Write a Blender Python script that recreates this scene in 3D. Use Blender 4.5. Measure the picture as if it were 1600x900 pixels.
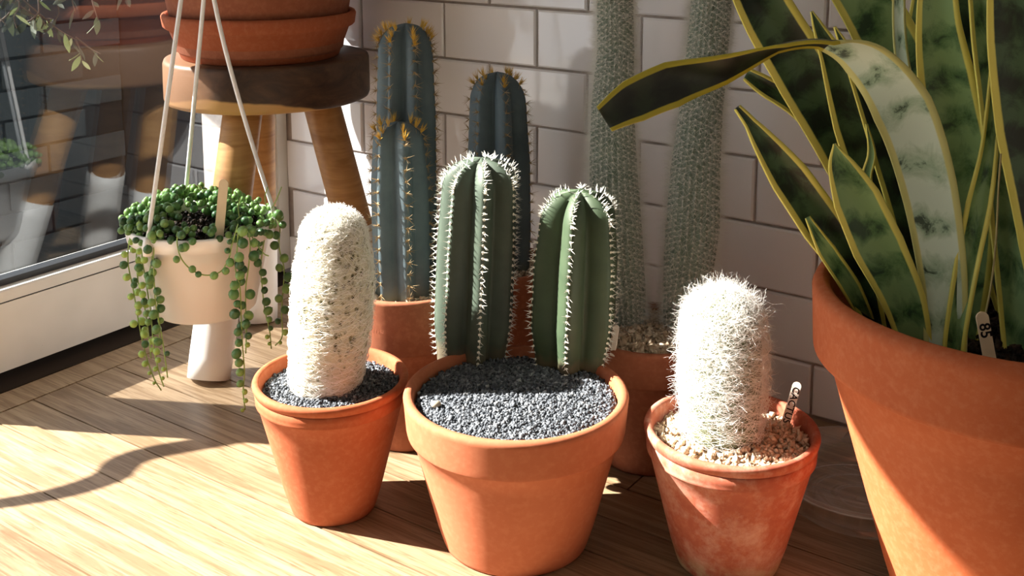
import bpy, math, random
import numpy as np
from mathutils import Vector, Matrix, noise

random.seed(7)
rng = np.random.default_rng(7)
for o in list(bpy.data.objects):
    bpy.data.objects.remove(o)
SC = bpy.context.scene
COL = SC.collection

# ------------------------------------------------------------------ camera
FPX, CU, CV, CAMH = 1750.0, 800.0, 100.0, 0.60
PITCH = math.atan(270.0 / FPX)
cam = bpy.data.cameras.new('camera')
cam.sensor_width = 36.0
cam.lens = 36.0 * FPX / 1600.0
cam.shift_y = -(450.0 - CV) / 1600.0
cam.clip_start = 0.01
camo = bpy.data.objects.new('camera', cam)
camo.location = (0, 0, CAMH)
camo.rotation_euler = (math.pi / 2 - PITCH, 0, 0)
COL.objects.link(camo)
SC.camera = camo

# ------------------------------------------------------------------ world, sun, exposure
wd = bpy.data.worlds.new('world')
SC.world = wd
wd.use_nodes = True
bg = wd.node_tree.nodes['Background']
bg.inputs[0].default_value = (0.93, 0.96, 1.0, 1)
bg.inputs[1].default_value = 2.7
SUN_AZ = math.radians(7.5)      # towards the viewer
SUN_TAN = 0.72
sun = bpy.data.lights.new('sun', 'SUN')
sun.energy = 26.0
sun.color = (1.0, 0.94, 0.85)
sun.angle = math.radians(0.6)
suno = bpy.data.objects.new('sun', sun)
sd = Vector((math.cos(SUN_AZ), -math.sin(SUN_AZ), -SUN_TAN)).normalized()
suno.rotation_euler = (-sd).to_track_quat('Z', 'Y').to_euler()
suno.location = (-3, 1.5, 3)
COL.objects.link(suno)
vs = SC.view_settings
vs.view_transform = 'Standard'
vs.look = 'None'
vs.exposure = 0.25
vs.gamma = 1.0
vs.use_curve_mapping = False

# ------------------------------------------------------------------ helpers
cth, sth = math.cos(PITCH), math.sin(PITCH)
def ray(u, v):
    a = (u - CU) / FPX
    b = -(v - CV) / FPX
    return Vector((a, cth + b * sth, -sth + b * cth))
def P(u, v, Y):                       # world point at depth Y
    d = ray(u, v)
    return Vector((0, 0, CAMH)) + d * (Y / d.y)
def F(u, v, z=0.0):                   # world point at height z
    d = ray(u, v)
    return Vector((0, 0, CAMH)) + d * ((z - CAMH) / d.z)
def PXM(p):                           # metres per pixel at a point
    p = Vector(p) - Vector((0, 0, CAMH))
    return (p.y * cth - p.z * sth) / FPX

def lin(c):
    c = c / 255.0
    return c / 12.92 if c <= 0.04045 else ((c + 0.055) / 1.055) ** 2.4
def rgb(r, g, b):
    return (lin(r), lin(g), lin(b), 1.0)

class NT:
    """small node-tree writer"""
    def __init__(s, name):
        s.m = bpy.data.materials.new(name)
        s.m.use_nodes = True
        s.t = s.m.node_tree
        s.bsdf = s.t.nodes['Principled BSDF']
        s.out = s.t.nodes['Material Output']
    def n(s, typ, **kw):
        nd = s.t.nodes.new(typ)
        for k, v in kw.items():
            if k.startswith('i_'):
                key = k[2:]
                key = int(key) if key.isdigit() else key.replace('_', ' ')
                nd.inputs[key].default_value = v
            else:
                setattr(nd, k, v)
        return nd
    def l(s, a, b):
        s.t.links.new(a, b)
    def coord(s, kind='Object', scale=(1, 1, 1), rot=(0, 0, 0)):
        tc = s.n('ShaderNodeTexCoord')
        mp = s.n('ShaderNodeMapping')
        mp.inputs['Scale'].default_value = scale
        mp.inputs['Rotation'].default_value = rot
        s.l(tc.outputs[kind], mp.inputs[0])
        return mp.outputs[0]
    def noise(s, vec, scale, detail=4, rough=0.55, dist=0.0):
        nd = s.n('ShaderNodeTexNoise')
        nd.inputs['Scale'].default_value = scale
        nd.inputs['Detail'].default_value = detail
        nd.inputs['Roughness'].default_value = rough
        nd.inputs['Distortion'].default_value = dist
        if vec is not None:
            s.l(vec, nd.inputs['Vector'])
        return nd.outputs[0]
    def ramp(s, fac, stops, interp='LINEAR'):
        r = s.n('ShaderNodeValToRGB')
        r.color_ramp.interpolation = interp
        el = r.color_ramp.elements
        while len(el) < len(stops):
            el.new(0.5)
        for e, (p, c) in zip(el, stops):
            e.position = p
            e.color = c if len(c) == 4 else (*c, 1)
        s.l(fac, r.inputs[0])
        return r.outputs[0]
    def mix(s, fac, a, b, mode='MIX'):
        m = s.n('ShaderNodeMix', data_type='RGBA', blend_type=mode)
        for inp, v in ((m.inputs[0], fac), (m.inputs[6], a), (m.inputs[7], b)):
            if hasattr(v, 'is_output'):
                s.l(v, inp)
            else:
                inp.default_value = v
        return m.outputs[2]
    def math(s, op, a, b=None, c=None):
        m = s.n('ShaderNodeMath', operation=op)
        for inp, v in zip(m.inputs, (a, b, c)):
            if v is None:
                continue
            if hasattr(v, 'is_output'):
                s.l(v, inp)
            else:
                inp.default_value = v
        return m.outputs[0]
    def bump(s, h, strength=0.3, dist=0.002):
        b = s.n('ShaderNodeBump')
        b.inputs['Strength'].default_value = strength
        b.inputs['Distance'].default_value = dist
        s.l(h, b.inputs['Height'])
        s.l(b.outputs[0], s.bsdf.inputs['Normal'])
    def base(s, c, rough=0.6, spec=0.5):
        inp = s.bsdf.inputs['Base Color']
        if hasattr(c, 'is_output'):
            s.l(c, inp)
        else:
            inp.default_value = c
        s.bsdf.inputs['Roughness'].default_value = rough
        s.bsdf.inputs['Specular IOR Level'].default_value = spec
        return s

def mesh_of(name, verts, faces, smooth=True):
    me = bpy.data.meshes.new(name)
    me.from_pydata([tuple(v) for v in verts], [], [tuple(f) for f in faces])
    me.update()
    if smooth:
        me.polygons.foreach_set('use_smooth', [True] * len(me.polygons))
    return me
def np_mesh(name, V, Fc, smooth=False):
    """V (n,3) array, Fc (m,k) int array"""
    me = bpy.data.meshes.new(name)
    m, k = Fc.shape
    me.vertices.add(len(V))
    me.vertices.foreach_set('co', np.ascontiguousarray(V, dtype=np.float32).ravel())
    me.loops.add(m * k)
    me.loops.foreach_set('vertex_index', np.ascontiguousarray(Fc, dtype=np.int32).ravel())
    me.polygons.add(m)
    me.polygons.foreach_set('loop_start', np.arange(0, m * k, k, dtype=np.int32))
    if smooth:
        me.polygons.foreach_set('use_smooth', np.ones(m, dtype=bool))
    me.update(calc_edges=True)
    me.validate()
    return me
def link(name, me, mat, parent=None, loc=None, rot=None):
    o = bpy.data.objects.new(name, me)
    if mat is not None and me is not None and len(me.materials) == 0:
        me.materials.append(mat)
    COL.objects.link(o)
    if parent is not None:
        o.parent = parent
    if loc is not None:
        o.location = loc
    if rot is not None:
        o.rotation_euler = rot
    return o
def empty(name, loc, rz=0.0):
    o = bpy.data.objects.new(name, None)
    o.empty_display_size = 0.03
    o.location = loc
    o.rotation_euler = (0, 0, rz)
    COL.objects.link(o)
    return o
def tag(o, label=None, cat=None, group=None, kind=None):
    if label: o['label'] = label
    if cat: o['category'] = cat
    if group: o['group'] = group
    if kind: o['kind'] = kind
    return o

class MB:
    def __init__(s):
        s.v, s.f = [], []
    def add(s, v, f):
        b = len(s.v)
        s.v.extend(v)
        s.f.extend([tuple(i + b for i in q) for q in f])
        return s
    def build(s, name, mat, parent=None, loc=None, smooth=True):
        return link(name, mesh_of(name, s.v, s.f, smooth), mat, parent, loc)

def lathe(profile, seg=64, wob=None):
    v, f = [], []
    rows = []
    for (r, z) in profile:
        if r < 1e-7:
            rows.append([len(v)])
            v.append((0, 0, z))
        else:
            rows.append(list(range(len(v), len(v) + seg)))
            for i in range(seg):
                a = 2 * math.pi * i / seg
                k = wob(a, z) if wob else 1.0
                v.append((r * k * math.cos(a), r * k * math.sin(a), z))
    for a, b in zip(rows, rows[1:]):
        for i in range(seg):
            j = (i + 1) % seg
            if len(a) == 1 and len(b) == 1:
                continue
            if len(a) == 1:
                f.append((a[0], b[j], b[i]))
            elif len(b) == 1:
                f.append((a[i], a[j], b[0]))
            else:
                f.append((a[i], a[j], b[j], b[i]))
    return v, f
def box(x0, x1, y0, y1, z0, z1, bv=0.0):
    if bv <= 0:
        v = [(x, y, z) for z in (z0, z1) for y in (y0, y1) for x in (x0, x1)]
        f = [(0, 2, 3, 1), (4, 5, 7, 6), (0, 1, 5, 4), (2, 6, 7, 3), (0, 4, 6, 2), (1, 3, 7, 5)]
        return v, f
    # box with chamfered top edges (towards +z) only
    v = [(x, y, z0) for y in (y0, y1) for x in (x0, x1)]
    v += [(x, y, z1 - bv) for y in (y0, y1) for x in (x0, x1)]
    v += [(x, y, z1) for y in (y0 + bv, y1 - bv) for x in (x0 + bv, x1 - bv)]
    f = [(0, 2, 3, 1), (8, 9, 11, 10)]
    for a, b in ((0, 4), (4, 8)):
        f += [(a, a + 1, b + 1, b), (a + 1, a + 3, b + 3, b + 1), (a + 3, a + 2, b + 2, b + 3), (a + 2, a, b, b + 2)]
    return v, f
def tube(pts, rad, seg=8, cap=True):
    pts = [Vector(p) for p in pts]
    n = len(pts)
    v, f = [], []
    t0 = (pts[1] - pts[0]).normalized()
    up = Vector((0, 0, 1)) if abs(t0.z) < 0.9 else Vector((1, 0, 0))
    nx = t0.cross(up).normalized()
    for i, p in enumerate(pts):
        t = (pts[min(i + 1, n - 1)] - pts[max(i - 1, 0)]).normalized()
        nx = (nx - t * nx.dot(t)).normalized()
        ny = t.cross(nx)
        r = rad(i / (n - 1)) if callable(rad) else rad
        for k in range(seg):
            a = 2 * math.pi * k / seg
            v.append(p + nx * (r * math.cos(a)) + ny * (r * math.sin(a)))
    for i in range(n - 1):
        for k in range(seg):
            j = (k + 1) % seg
            f.append((i * seg + k, i * seg + j, (i + 1) * seg + j, (i + 1) * seg + k))
    if cap:
        f.append(tuple(range(seg))[::-1])
        f.append(tuple((n - 1) * seg + k for k in range(seg)))
    return v, f
def smooth_path(pts, per=6):
    pts = [Vector(p) for p in pts]
    q = [pts[0] * 2 - pts[1]] + pts + [pts[-1] * 2 - pts[-2]]
    out = []
    for i in range(1, len(q) - 2):
        a, b, c, d = q[i - 1], q[i], q[i + 1], q[i + 2]
        for k in range(per):
            t = k / per
            out.append(0.5 * ((2 * b) + (c - a) * t + (2 * a - 5 * b + 4 * c - d) * t * t + (3 * b - a - 3 * c + d) * t ** 3))
    out.append(pts[-1])
    return out
def lerp_table(tab, s):
    for (a, va), (b, vb) in zip(tab, tab[1:]):
        if s <= b:
            t = (s - a) / (b - a) if b > a else 0
            return va + (vb - va) * t
    return tab[-1][1]

# ------------------------------------------------------------------ materials
def mat_terracotta(name, c1, c2, stain=0.0, rough=0.82):
    t = NT(name)
    co = t.coord('Object')
    n1 = t.noise(co, 14, 5, 0.6)
    n2 = t.noise(co, 160, 3, 0.6)
    c = t.ramp(n1, [(0.3, c1), (0.72, c2)])
    c = t.mix(t.ramp(n2, [(0.45, (0, 0, 0, 1)), (0.85, (0.35, 0.35, 0.35, 1))]), c, rgb(198, 132, 98))
    if stain > 0:
        n3 = t.noise(co, 26, 6, 0.75, 0.1)
        fac = t.ramp(n3, [(0.46, (0, 0, 0, 1)), (0.72, (stain, stain, stain, 1))])
        c = t.mix(fac, c, rgb(222, 196, 178))
        sep = t.n('ShaderNodeSeparateXYZ')
        t.l(co, sep.inputs[0])
        low = t.math('MULTIPLY', t.math('SUBTRACT', 0.026, sep.outputs[2]), 40.0)
        n4 = t.noise(co, 45, 4, 0.7)
        fac2 = t.math('MULTIPLY', t.n('ShaderNodeClamp').outputs[0], 1.0)
        cl = t.n('ShaderNodeClamp')
        t.l(low, cl.inputs[0])
        fac2 = t.math('MULTIPLY', cl.outputs[0], t.ramp(n4, [(0.42, (0, 0, 0, 1)), (0.58, (0.8, 0.8, 0.8, 1))]))
        c = t.mix(fac2, c, rgb(190, 180, 140))
    t.base(c, rough, 0.25)
    t.bump(n2, 0.12, 0.0006)
    return t.m
M_TERRA = mat_terracotta('terracotta', rgb(160, 82, 49), rgb(172, 95, 62))
M_TERRA_L = mat_terracotta('terracotta_pale', rgb(166, 93, 62), rgb(176, 105, 74))
M_TERRA_D = mat_terracotta('terracotta_deep', rgb(142, 82, 58), rgb(156, 96, 70))
M_TERRA_OLD = mat_terracotta('terracotta_weathered', rgb(150, 76, 56), rgb(172, 98, 74), 0.42)
M_TERRA_BIG = mat_terracotta('terracotta_large', rgb(164, 83, 46), rgb(176, 96, 57))

def mat_plain(name, c, rough=0.6, spec=0.5, var=0.0, scale=30):
    t = NT(name)
    if var > 0:
        n1 = t.noise(t.coord('Object'), scale, 4)
        d = (c[0] * (1 - var), c[1] * (1 - var), c[2] * (1 - var), 1)
        c = t.ramp(n1, [(0.3, d), (0.7, c)])
    t.base(c, rough, spec)
    return t.m

def mat_tile():
    t = NT('glazed_white_tile')
    info = t.n('ShaderNodeObjectInfo')
    c = t.mix(info.outputs['Random'], rgb(234, 231, 231), rgb(244, 241, 240))
    t.base(c, 0.07, 0.55)
    t.bump(t.noise(t.coord('Object'), 16, 2), 0.12, 0.004)
    return t.m
M_TILE = mat_tile()
M_GROUT = mat_plain('grout', rgb(186, 172, 162), 0.9, 0.2, 0.3, 60)

def mat_plank():
    t = NT('oak_plank')
    info = t.n('ShaderNodeObjectInfo')
    tc = t.n('ShaderNodeTexCoord')
    ad = t.n('ShaderNodeVectorMath', operation='ADD')
    cmb = t.n('ShaderNodeCombineXYZ')
    t.l(t.math('MULTIPLY', info.outputs['Random'], 37.0), cmb.inputs[0])
    t.l(t.math('MULTIPLY', info.outputs['Random'], 11.0), cmb.inputs[1])
    t.l(tc.outputs['Object'], ad.inputs[0])
    t.l(cmb.outputs[0], ad.inputs[1])
    mp = t.n('ShaderNodeMapping')
    mp.inputs['Scale'].default_value = (5, 95, 20)
    t.l(ad.outputs[0], mp.inputs[0])
    grain = t.noise(mp.outputs[0], 1.0, 6, 0.62, 1.2)
    mp2 = t.n('ShaderNodeMapping')
    mp2.inputs['Scale'].default_value = (22, 420, 50)
    t.l(ad.outputs[0], mp2.inputs[0])
    fine = t.noise(mp2.outputs[0], 1.0, 3, 0.6)
    a = t.mix(info.outputs['Random'], rgb(142, 119, 93), rgb(164, 142, 114))
    b = t.mix(info.outputs['Random'], rgb(106, 83, 59), rgb(128, 105, 79))
    fac = t.ramp(grain, [(0.40, (1, 1, 1, 1)), (0.60, (0, 0, 0, 1))])
    c = t.mix(t.math('MULTIPLY', fac, 0.9), a, b)
    ff = t.ramp(fine, [(0.36, (0.8, 0.8, 0.8, 1)), (0.46, (0, 0, 0, 1))])
    c = t.mix(t.math('MULTIPLY', ff, 0.6), c, rgb(100, 74, 50))
    wear = t.noise(ad.outputs[0], 9, 5, 0.7)
    c = t.mix(t.ramp(wear, [(0.62, (0, 0, 0, 1)), (0.8, (0.35, 0.35, 0.35, 1))]), c, rgb(122, 98, 76))
    t.base(c, 0.42, 0.4)
    t.bump(fine, 0.12, 0.0008)
    return t.m
M_PLANK = mat_plank()
M_UNDER = mat_plain('dark_gap', rgb(48, 40, 34), 0.9, 0.1)

def mat_paint():
    t = NT('chipped_white_paint')
    co = t.coord('Object')
    n1 = t.noise(co, 60, 5, 0.7)
    n2 = t.noise(co, 7, 3)
    c = t.ramp(n2, [(0.3, rgb(206, 203, 196)), (0.7, rgb(226, 224, 218))])
    c = t.mix(t.ramp(n1, [(0.70, (0, 0, 0, 1)), (0.76, (1, 1, 1, 1))]), c, rgb(120, 112, 104))
    t.base(c, 0.45, 0.4)
    return t.m
M_PAINT = mat_paint()
M_GASKET = mat_plain('black_gasket', rgb(28, 30, 34), 0.5)
M_BLOCKER = mat_plain('blocker_fabric', rgb(214, 212, 206), 0.9, 0.1)
M_PLASTER = mat_plain('plaster', rgb(225, 222, 216), 0.9, 0.1)

def mat_glass(name, tint, r0, r90, rough=0.0):
    t = NT(name)
    tr = t.n('ShaderNodeBsdfTransparent')
    tr.inputs[0].default_value = tint
    gl = t.n('ShaderNodeBsdfGlossy')
    gl.inputs['Color'].default_value = (1, 1, 1, 1)
    gl.inputs['Roughness'].default_value = rough
    lw = t.n('ShaderNodeLayerWeight')
    lw.inputs[0].default_value = 0.5
    fac = t.math('MULTIPLY_ADD', t.math('POWER', lw.outputs['Facing'], 4.0), r90, r0)
    mx = t.n('ShaderNodeMixShader')
    t.l(fac, mx.inputs[0])
    t.l(tr.outputs[0], mx.inputs[1])
    t.l(gl.outputs[0], mx.inputs[2])
    t.l(mx.outputs[0], t.out.inputs[0])
    return t.m
M_GLASS = mat_glass('window_glass', (0.72, 0.74, 0.76, 1), 0.06, 0.7)

def mat_gravel(name, stops, rough=0.85):
    t = NT(name)
    g = t.n('ShaderNodeNewGeometry')
    c = t.ramp(g.outputs['Random Per Island'], stops)
    t.base(c, rough, 0.25)
    return t.m
M_GRIT = mat_gravel('slate_grit', [(0, rgb(58, 62, 68)), (0.5, rgb(90, 95, 102)), (0.9, rgb(118, 123, 129)), (1, rgb(160, 163, 166))])
M_PUMICE = mat_gravel('beige_pumice', [(0, rgb(168, 142, 118)), (0.5, rgb(206, 184, 158)), (1, rgb(232, 216, 194))])
M_SOIL = mat_gravel('dark_soil', [(0, rgb(26, 20, 16)), (0.7, rgb(52, 40, 32)), (1, rgb(78, 62, 50))])

# ------------------------------------------------------------------ room frame
WD = Vector((math.sin(math.radians(35)), math.cos(math.radians(35)), 0))     # along the window, towards the corner
QD = Vector((WD.y, -WD.x, 0))                                                  # along the tiled wall, away from the corner
CORNER = F(452, 428)
def RM(a, b, z=0.0):                  # a from window plane, b from tiled wall
    p = CORNER + QD * a - WD * b
    return Vector((p.x, p.y, z))
ROOM_RZ = math.atan2(QD.y, QD.x)      # local x = QD, local y = +WD
def room_obj(name, mb, mat, parent=None, smooth=False):
    """mesh given in room axes: x = a, y = -b, z"""
    return mb.build(name, mat, parent, None if parent else CORNER, smooth)
def room_root(o):
    o.location = CORNER
    o.rotation_euler = (0, 0, ROOM_RZ)
    return o

# floor: sub-floor slab + oak strips
mb = MB(); mb.add(*box(-0.02, 2.4, -3.4, 0.02, -0.05, -0.012))
floor = room_root(link('floor', mesh_of('floor', mb.v, mb.f, False), M_UNDER))
tag(floor, 'oak strip floor running up to the tiled wall', kind='structure')
PW = 0.0572
ref_b = (CORNER - F(142, 558)).dot(WD)
b0 = ref_b % PW - PW
A_IN, A_OUT = 0.030, 0.076
gap = 0.0017
mb = MB(); mb.add(*box(A_IN, A_OUT - gap, -1.55, 0.0, -0.012, 0.0))
link('plank', mesh_of('plank', mb.v, mb.f, False), M_PLANK, floor)
mb = MB(); mb.add(*box(A_IN, A_OUT - gap, -3.0, -1.551, -0.012, 0.0))
link('plank', mesh_of('plank', mb.v, mb.f, False), M_PLANK, floor)
prow = 0
bb = b0
while bb < 2.1:
    lo, hi = max(bb, 0.0), bb + PW
    if hi > 0.003:
        a = A_OUT
        first = True
        while a < 2.4:
            ln = random.uniform(0.35, 1.3) if not first else random.uniform(0.5, 1.5)
            first = False
            e = min(a + ln, 2.45)
            if 2.45 - e < 0.15: e = 2.45
            mb = MB()
            mb.add(*box(-(e - a) / 2 + gap / 2, (e - a) / 2 - gap / 2, -(hi - lo) / 2 + gap / 2, (hi - lo) / 2 - gap / 2, -0.012, 0.0))
            link('plank', mesh_of('plank', mb.v, mb.f, False), M_PLANK, floor, ((a + e) / 2, -(lo + hi) / 2, random.uniform(-0.0003, 0)))
            a = e
    bb += PW
    prow += 1

# tiled wall
wall_r = MB(); wall_r.add(*box(-0.2, 2.3, 0.004, 0.09, -0.05, 2.6))
wall_right = room_root(link('wall_right', mesh_of('wall_right', wall_r.v, wall_r.f, False), M_GROUT))
tag(wall_right, 'wall of glazed white tiles laid in running bond', kind='structure')
TP, TH = 0.1525, 0.0775
z0 = 0.0635
aj = (F(1266, 651) - CORNER).dot(QD)
JT = 0.0034
def tile_mesh(w, h):
    bv = 0.0022
    # bevelled slab facing -y
    v = [(x, 0, z) for z in (-h/2, h/2) for x in (-w/2, w/2)]
    v += [(x, -0.0042, z) for z in (-h/2, h/2) for x in (-w/2, w/2)]
    v += [(x, -0.0062, z) for z in (-h/2 + bv, h/2 - bv) for x in (-w/2 + bv, w/2 - bv)]
    f = [(0, 1, 3, 2), (8, 9, 11, 10)]
    for a, b in ((0, 4), (4, 8)):
        f += [(a, b, b + 1, a + 1), (a + 1, b + 1, b + 3, a + 3), (a + 3, b + 3, b + 2, a + 2), (a + 2, b + 2, b, a)]
    f = [q[::-1] for q in f]
    f[0] = (0, 2, 3, 1); f[1] = (8, 9, 11, 10)
    return mesh_of('tile', v, f, False)
tile_cache = {}
for row in range(0, 15):
    zl = 0.001 if row == 0 else z0 + (row - 1) * TH
    zh = z0 + row * TH
    off = aj if row % 2 == 0 else aj + TP / 2
    k = -20
    while off + k * TP < 1.75:
        l, h = off + k * TP, off + (k + 1) * TP
        k += 1
        l2, h2 = max(l, 0.002), min(h, 2.2)
        if h2 - l2 < 0.012:
            continue
        w, hh = round(h2 - l2 - JT, 5), round(zh - zl - JT, 5)
        if (w, hh) not in tile_cache:
            tile_cache[(w, hh)] = tile_mesh(w, hh)
        link('tile', tile_cache[(w, hh)], M_TILE, wall_right, ((l2 + h2) / 2, 0.0045 + random.uniform(-0.0004, 0.0004), (zl + zh) / 2),
             (random.gauss(0, 0.0045), 0, random.gauss(0, 0.0045)))

# ------------------------------------------------------------------ window wall
def zs(u, v, aoff=0.0):               # height where a pixel ray meets the window plane
    d = ray(u, v); o = Vector((0, 0, CAMH))
    t = ((CORNER + QD * aoff) - o).dot(QD) / d.dot(QD)
    return (o + d * t).z
Z_TOP = zs(60, 437)                   # top of the bottom rail
Z_GRV = zs(60, 456)
MUL0, MUL1, OPEN1 = 0.540, 0.600, 1.28
win = room_root(empty('window_1', (0, 0, 0)))
tag(win, 'white painted timber window beside the tiled wall', kind='structure')
mb = MB(); mb.add(*box(-0.06, 0.0, -MUL1, 0.0, 0.012, Z_GRV - 0.001)); room_obj('bottom_rail', mb, M_PAINT, win)
mb = MB(); mb.add(*box(-0.06, -0.0015, -MUL1, 0.0, Z_GRV - 0.001, Z_GRV + 0.0008)); room_obj('groove', mb, M_GASKET, win)
mb = MB(); mb.add(*box(-0.06, 0.0, -MUL1, 0.0, Z_GRV + 0.0008, Z_TOP, 0.002)); room_obj('sill_bead', mb, M_PAINT, win)
mb = MB(); mb.add(*box(-0.035, -0.016, -MUL0, -0.05, Z_TOP, Z_TOP + 0.008)); room_obj('gasket', mb, M_GASKET, win)
mb = MB(); mb.add(*box(-0.06, 0.0, -0.045, -0.0005, Z_TOP, 1.2)); room_obj('corner_stile', mb, M_PAINT, win)
mb = MB(); mb.add(*box(-0.035, 0.004, -0.020, -0.0002, 0.012, 1.2)); room_obj('corner_bead', mb, M_PAINT, win)
mb = MB(); mb.add(*box(-0.06, 0.012, -MUL1, -MUL0, Z_TOP, 1.2)); room_obj('mullion', mb, M_PAINT, win)
mb = MB(); mb.add(*box(-0.030, -0.024, -MUL0, -0.045, Z_TOP, 1.2)); room_obj('pane', mb, M_GLASS, win)
mb = MB(); mb.add(*box(-0.06, A_IN - 0.001, -3.0, -0.0, -0.012, 0.001)); room_obj('threshold', mb, M_UNDER, win)
wl = MB()
wl.add(*box(-0.20, 0.0, -OPEN1, -0.0, 1.2, 2.6))
wl.add(*box(-0.20, 0.0, -2.3, -OPEN1, -0.05, 2.6))
wl.add(*box(-0.20, 0.0, -3.3, -2.3, -0.05, 0.8))          # unseen opening added for fill light, behind the viewer's left shoulder
wl.add(*box(-0.20, 0.0, -3.3, -2.3, 2.1, 2.6))
wl.add(*box(-0.20, 0.0, -3.3, -3.2, 0.8, 2.1))
wall_left = room_root(link('wall_left', mesh_of('wall_left', wl.v, wl.f, False), M_PLASTER))
tag(wall_left, 'plastered wall above the window', kind='structure')
M_DIM = mat_plain('room_plaster', rgb(216, 213, 208), 0.9, 0.1)
mb = MB(); mb.add(*box(2.3, 2.4, -3.4, 0.09, -0.05, 2.6))
tag(room_root(link('wall_far', mesh_of('wall_far', mb.v, mb.f, False), M_DIM)), 'plain wall to the right of the plants', kind='structure')
mb = MB(); mb.add(*box(-0.2, 2.4, -3.4, -3.3, -0.05, 2.6))
tag(room_root(link('wall_back', mesh_of('wall_back', mb.v, mb.f, False), M_DIM)), 'plain wall behind the viewer', kind='structure')
mb = MB(); mb.add(*box(-0.2, 2.4, -3.4, 0.1, 2.6, 2.7))
tag(room_root(link('ceiling', mesh_of('ceiling', mb.v, mb.f, False), M_DIM)), 'plain ceiling above the plants', kind='structure')
def blocker(b0_, b1_, zbot, label):  # sheet and bar added out of view to cut off the sun
    r = room_root(empty('sun_blocker', (0, 0, 0)))
    tag(r, label, 'blocker')
    mb = MB(); mb.add(*box(-0.012, -0.009, -b1_, -b0_, zbot, 1.2)); mb.build('fabric', M_BLOCKER, r, None, False)
    mb = MB(); mb.add(*box(-0.017, -0.005, -b1_, -b0_, zbot - 0.02, zbot)); mb.build('bottom_bar', M_PAINT, r, None, False)
    return r
blocker(0.047, MUL0 - 0.002, 0.53, 'unseen added sun blind drawn low over the fixed window pane')
blocker(MUL1 + 0.002, OPEN1 - 0.002, 1.02, 'unseen added sun blind half drawn over the open doorway')

# outside
mb = MB(); mb.add(*box(-6, -0.06, -5, 4, -0.60, -0.55))
ext = room_root(link('ground_outside', mesh_of('ground_outside', mb.v, mb.f, False), mat_plain('paving', rgb(176, 174, 170), 0.9, 0.2, 0.3, 6)))
tag(ext, 'grey paving outside the window', kind='structure')
M_BRICK = NT('grey_brick')
_i = M_BRICK.n('ShaderNodeObjectInfo')
_c = M_BRICK.mix(_i.outputs['Random'], rgb(32, 36, 38), rgb(56, 61, 62))
_n = M_BRICK.noise(M_BRICK.coord('Object'), 40, 5, 0.7)
_c = M_BRICK.mix(M_BRICK.math('MULTIPLY', _n, 0.5), _c, rgb(72, 76, 75))
M_BRICK.base(_c, 0.9, 0.2); M_BRICK = M_BRICK.m
BD = -1.25
mb = MB(); mb.add(*box(BD - 0.12, BD, -0.6, 0.60, -0.55, 0.50))
gw = room_root(link('wall_outside', mesh_of('wall_outside', mb.v, mb.f, False), mat_plain('dark_mortar', rgb(36, 39, 41), 0.95, 0.1)))
tag(gw, 'low grey brick wall outside the window', kind='structure')
bm_, bf_ = box(-0.006, 0.0, -0.108, 0.108, -0.0335, 0.0335)
brick_me = mesh_of('brick', [(x, y, z) for x, y, z in bm_], bf_, False)
for r in range(14):
    for k in range(6):
        yy = 0.49 - k * 0.225 - (0.1125 if r % 2 else 0)
        if yy < -0.5 or r * 0.075 - 0.51 > 0.47: continue
        link('brick', brick_me, M_BRICK, gw, (BD + 0.006 + random.uniform(-.002, .003), yy, -0.51 + r * 0.075))
mb = MB(); mb.add(*box(-1.45, -0.20, 0.605, 0.75, -0.55, 0.9))
rw = room_root(link('wall_return', mesh_of('wall_return', mb.v, mb.f, False), mat_plain('charcoal_render', rgb(22, 24, 28), 0.8, 0.3, 0.25, 12)))
tag(rw, 'charcoal rendered return wall outside the window', kind='structure')

# ------------------------------------------------------------------ pots
def fit(u_base, v_base, u_rim, v_rim, w_rim):
    c = F(u_base, v_base)
    top = P(u_rim, v_rim, c.y)
    return c, top.z, w_rim * PXM(top)
def make_pot(name, c, h, r, rb, band, over, mat, label, cat='pot', th=0.007, seg=72, lip=0.003, ring=False, group=None):
    rbt = r - over - 0.002
    def rr(z): return rb + (rbt - rb) * (z / (h - band))
    pr = [(0, 0), (rb - 0.004, 0), (rb - 0.001, 0.0012), (rb, 0.004)]
    for k in range(1, 7):
        z = 0.004 + (h - band - 0.004) * k / 6
        pr.append((rr(z), z))
    rr0 = r - 0.0025
    pr += [(rbt + over * 0.75, h - band + 0.0012), (rr0 - 0.0006, h - band + 0.0028), (rr0, h - band + 0.006)]
    if ring:
        pr += [(rr0 + 0.0004, h - band * 0.45), (rr0 - 0.0007, h - band * 0.43), (rr0 + 0.0006, h - band * 0.40)]
    pr += [(r - 0.0004, h - lip * 1.6), (r, h - lip), (r - lip * 0.3, h - lip * 0.25), (r - lip, h), (r - th + lip * 0.6, h), (r - th, h - lip * 0.5),
           (r - th - 0.001, h - lip * 2)]
    ri = r - th - 0.0025
    pr += [(ri, h - band), (ri - 0.002, h - band - 0.004), (max(rb - th, 0.01), 0.010), (0, 0.010)]
    v, f = lathe(pr, seg)
    o = link(name, mesh_of(name, v, f), mat, None, (c.x, c.y, 0))
    tag(o, label, cat, group)
    return o, ri
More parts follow.
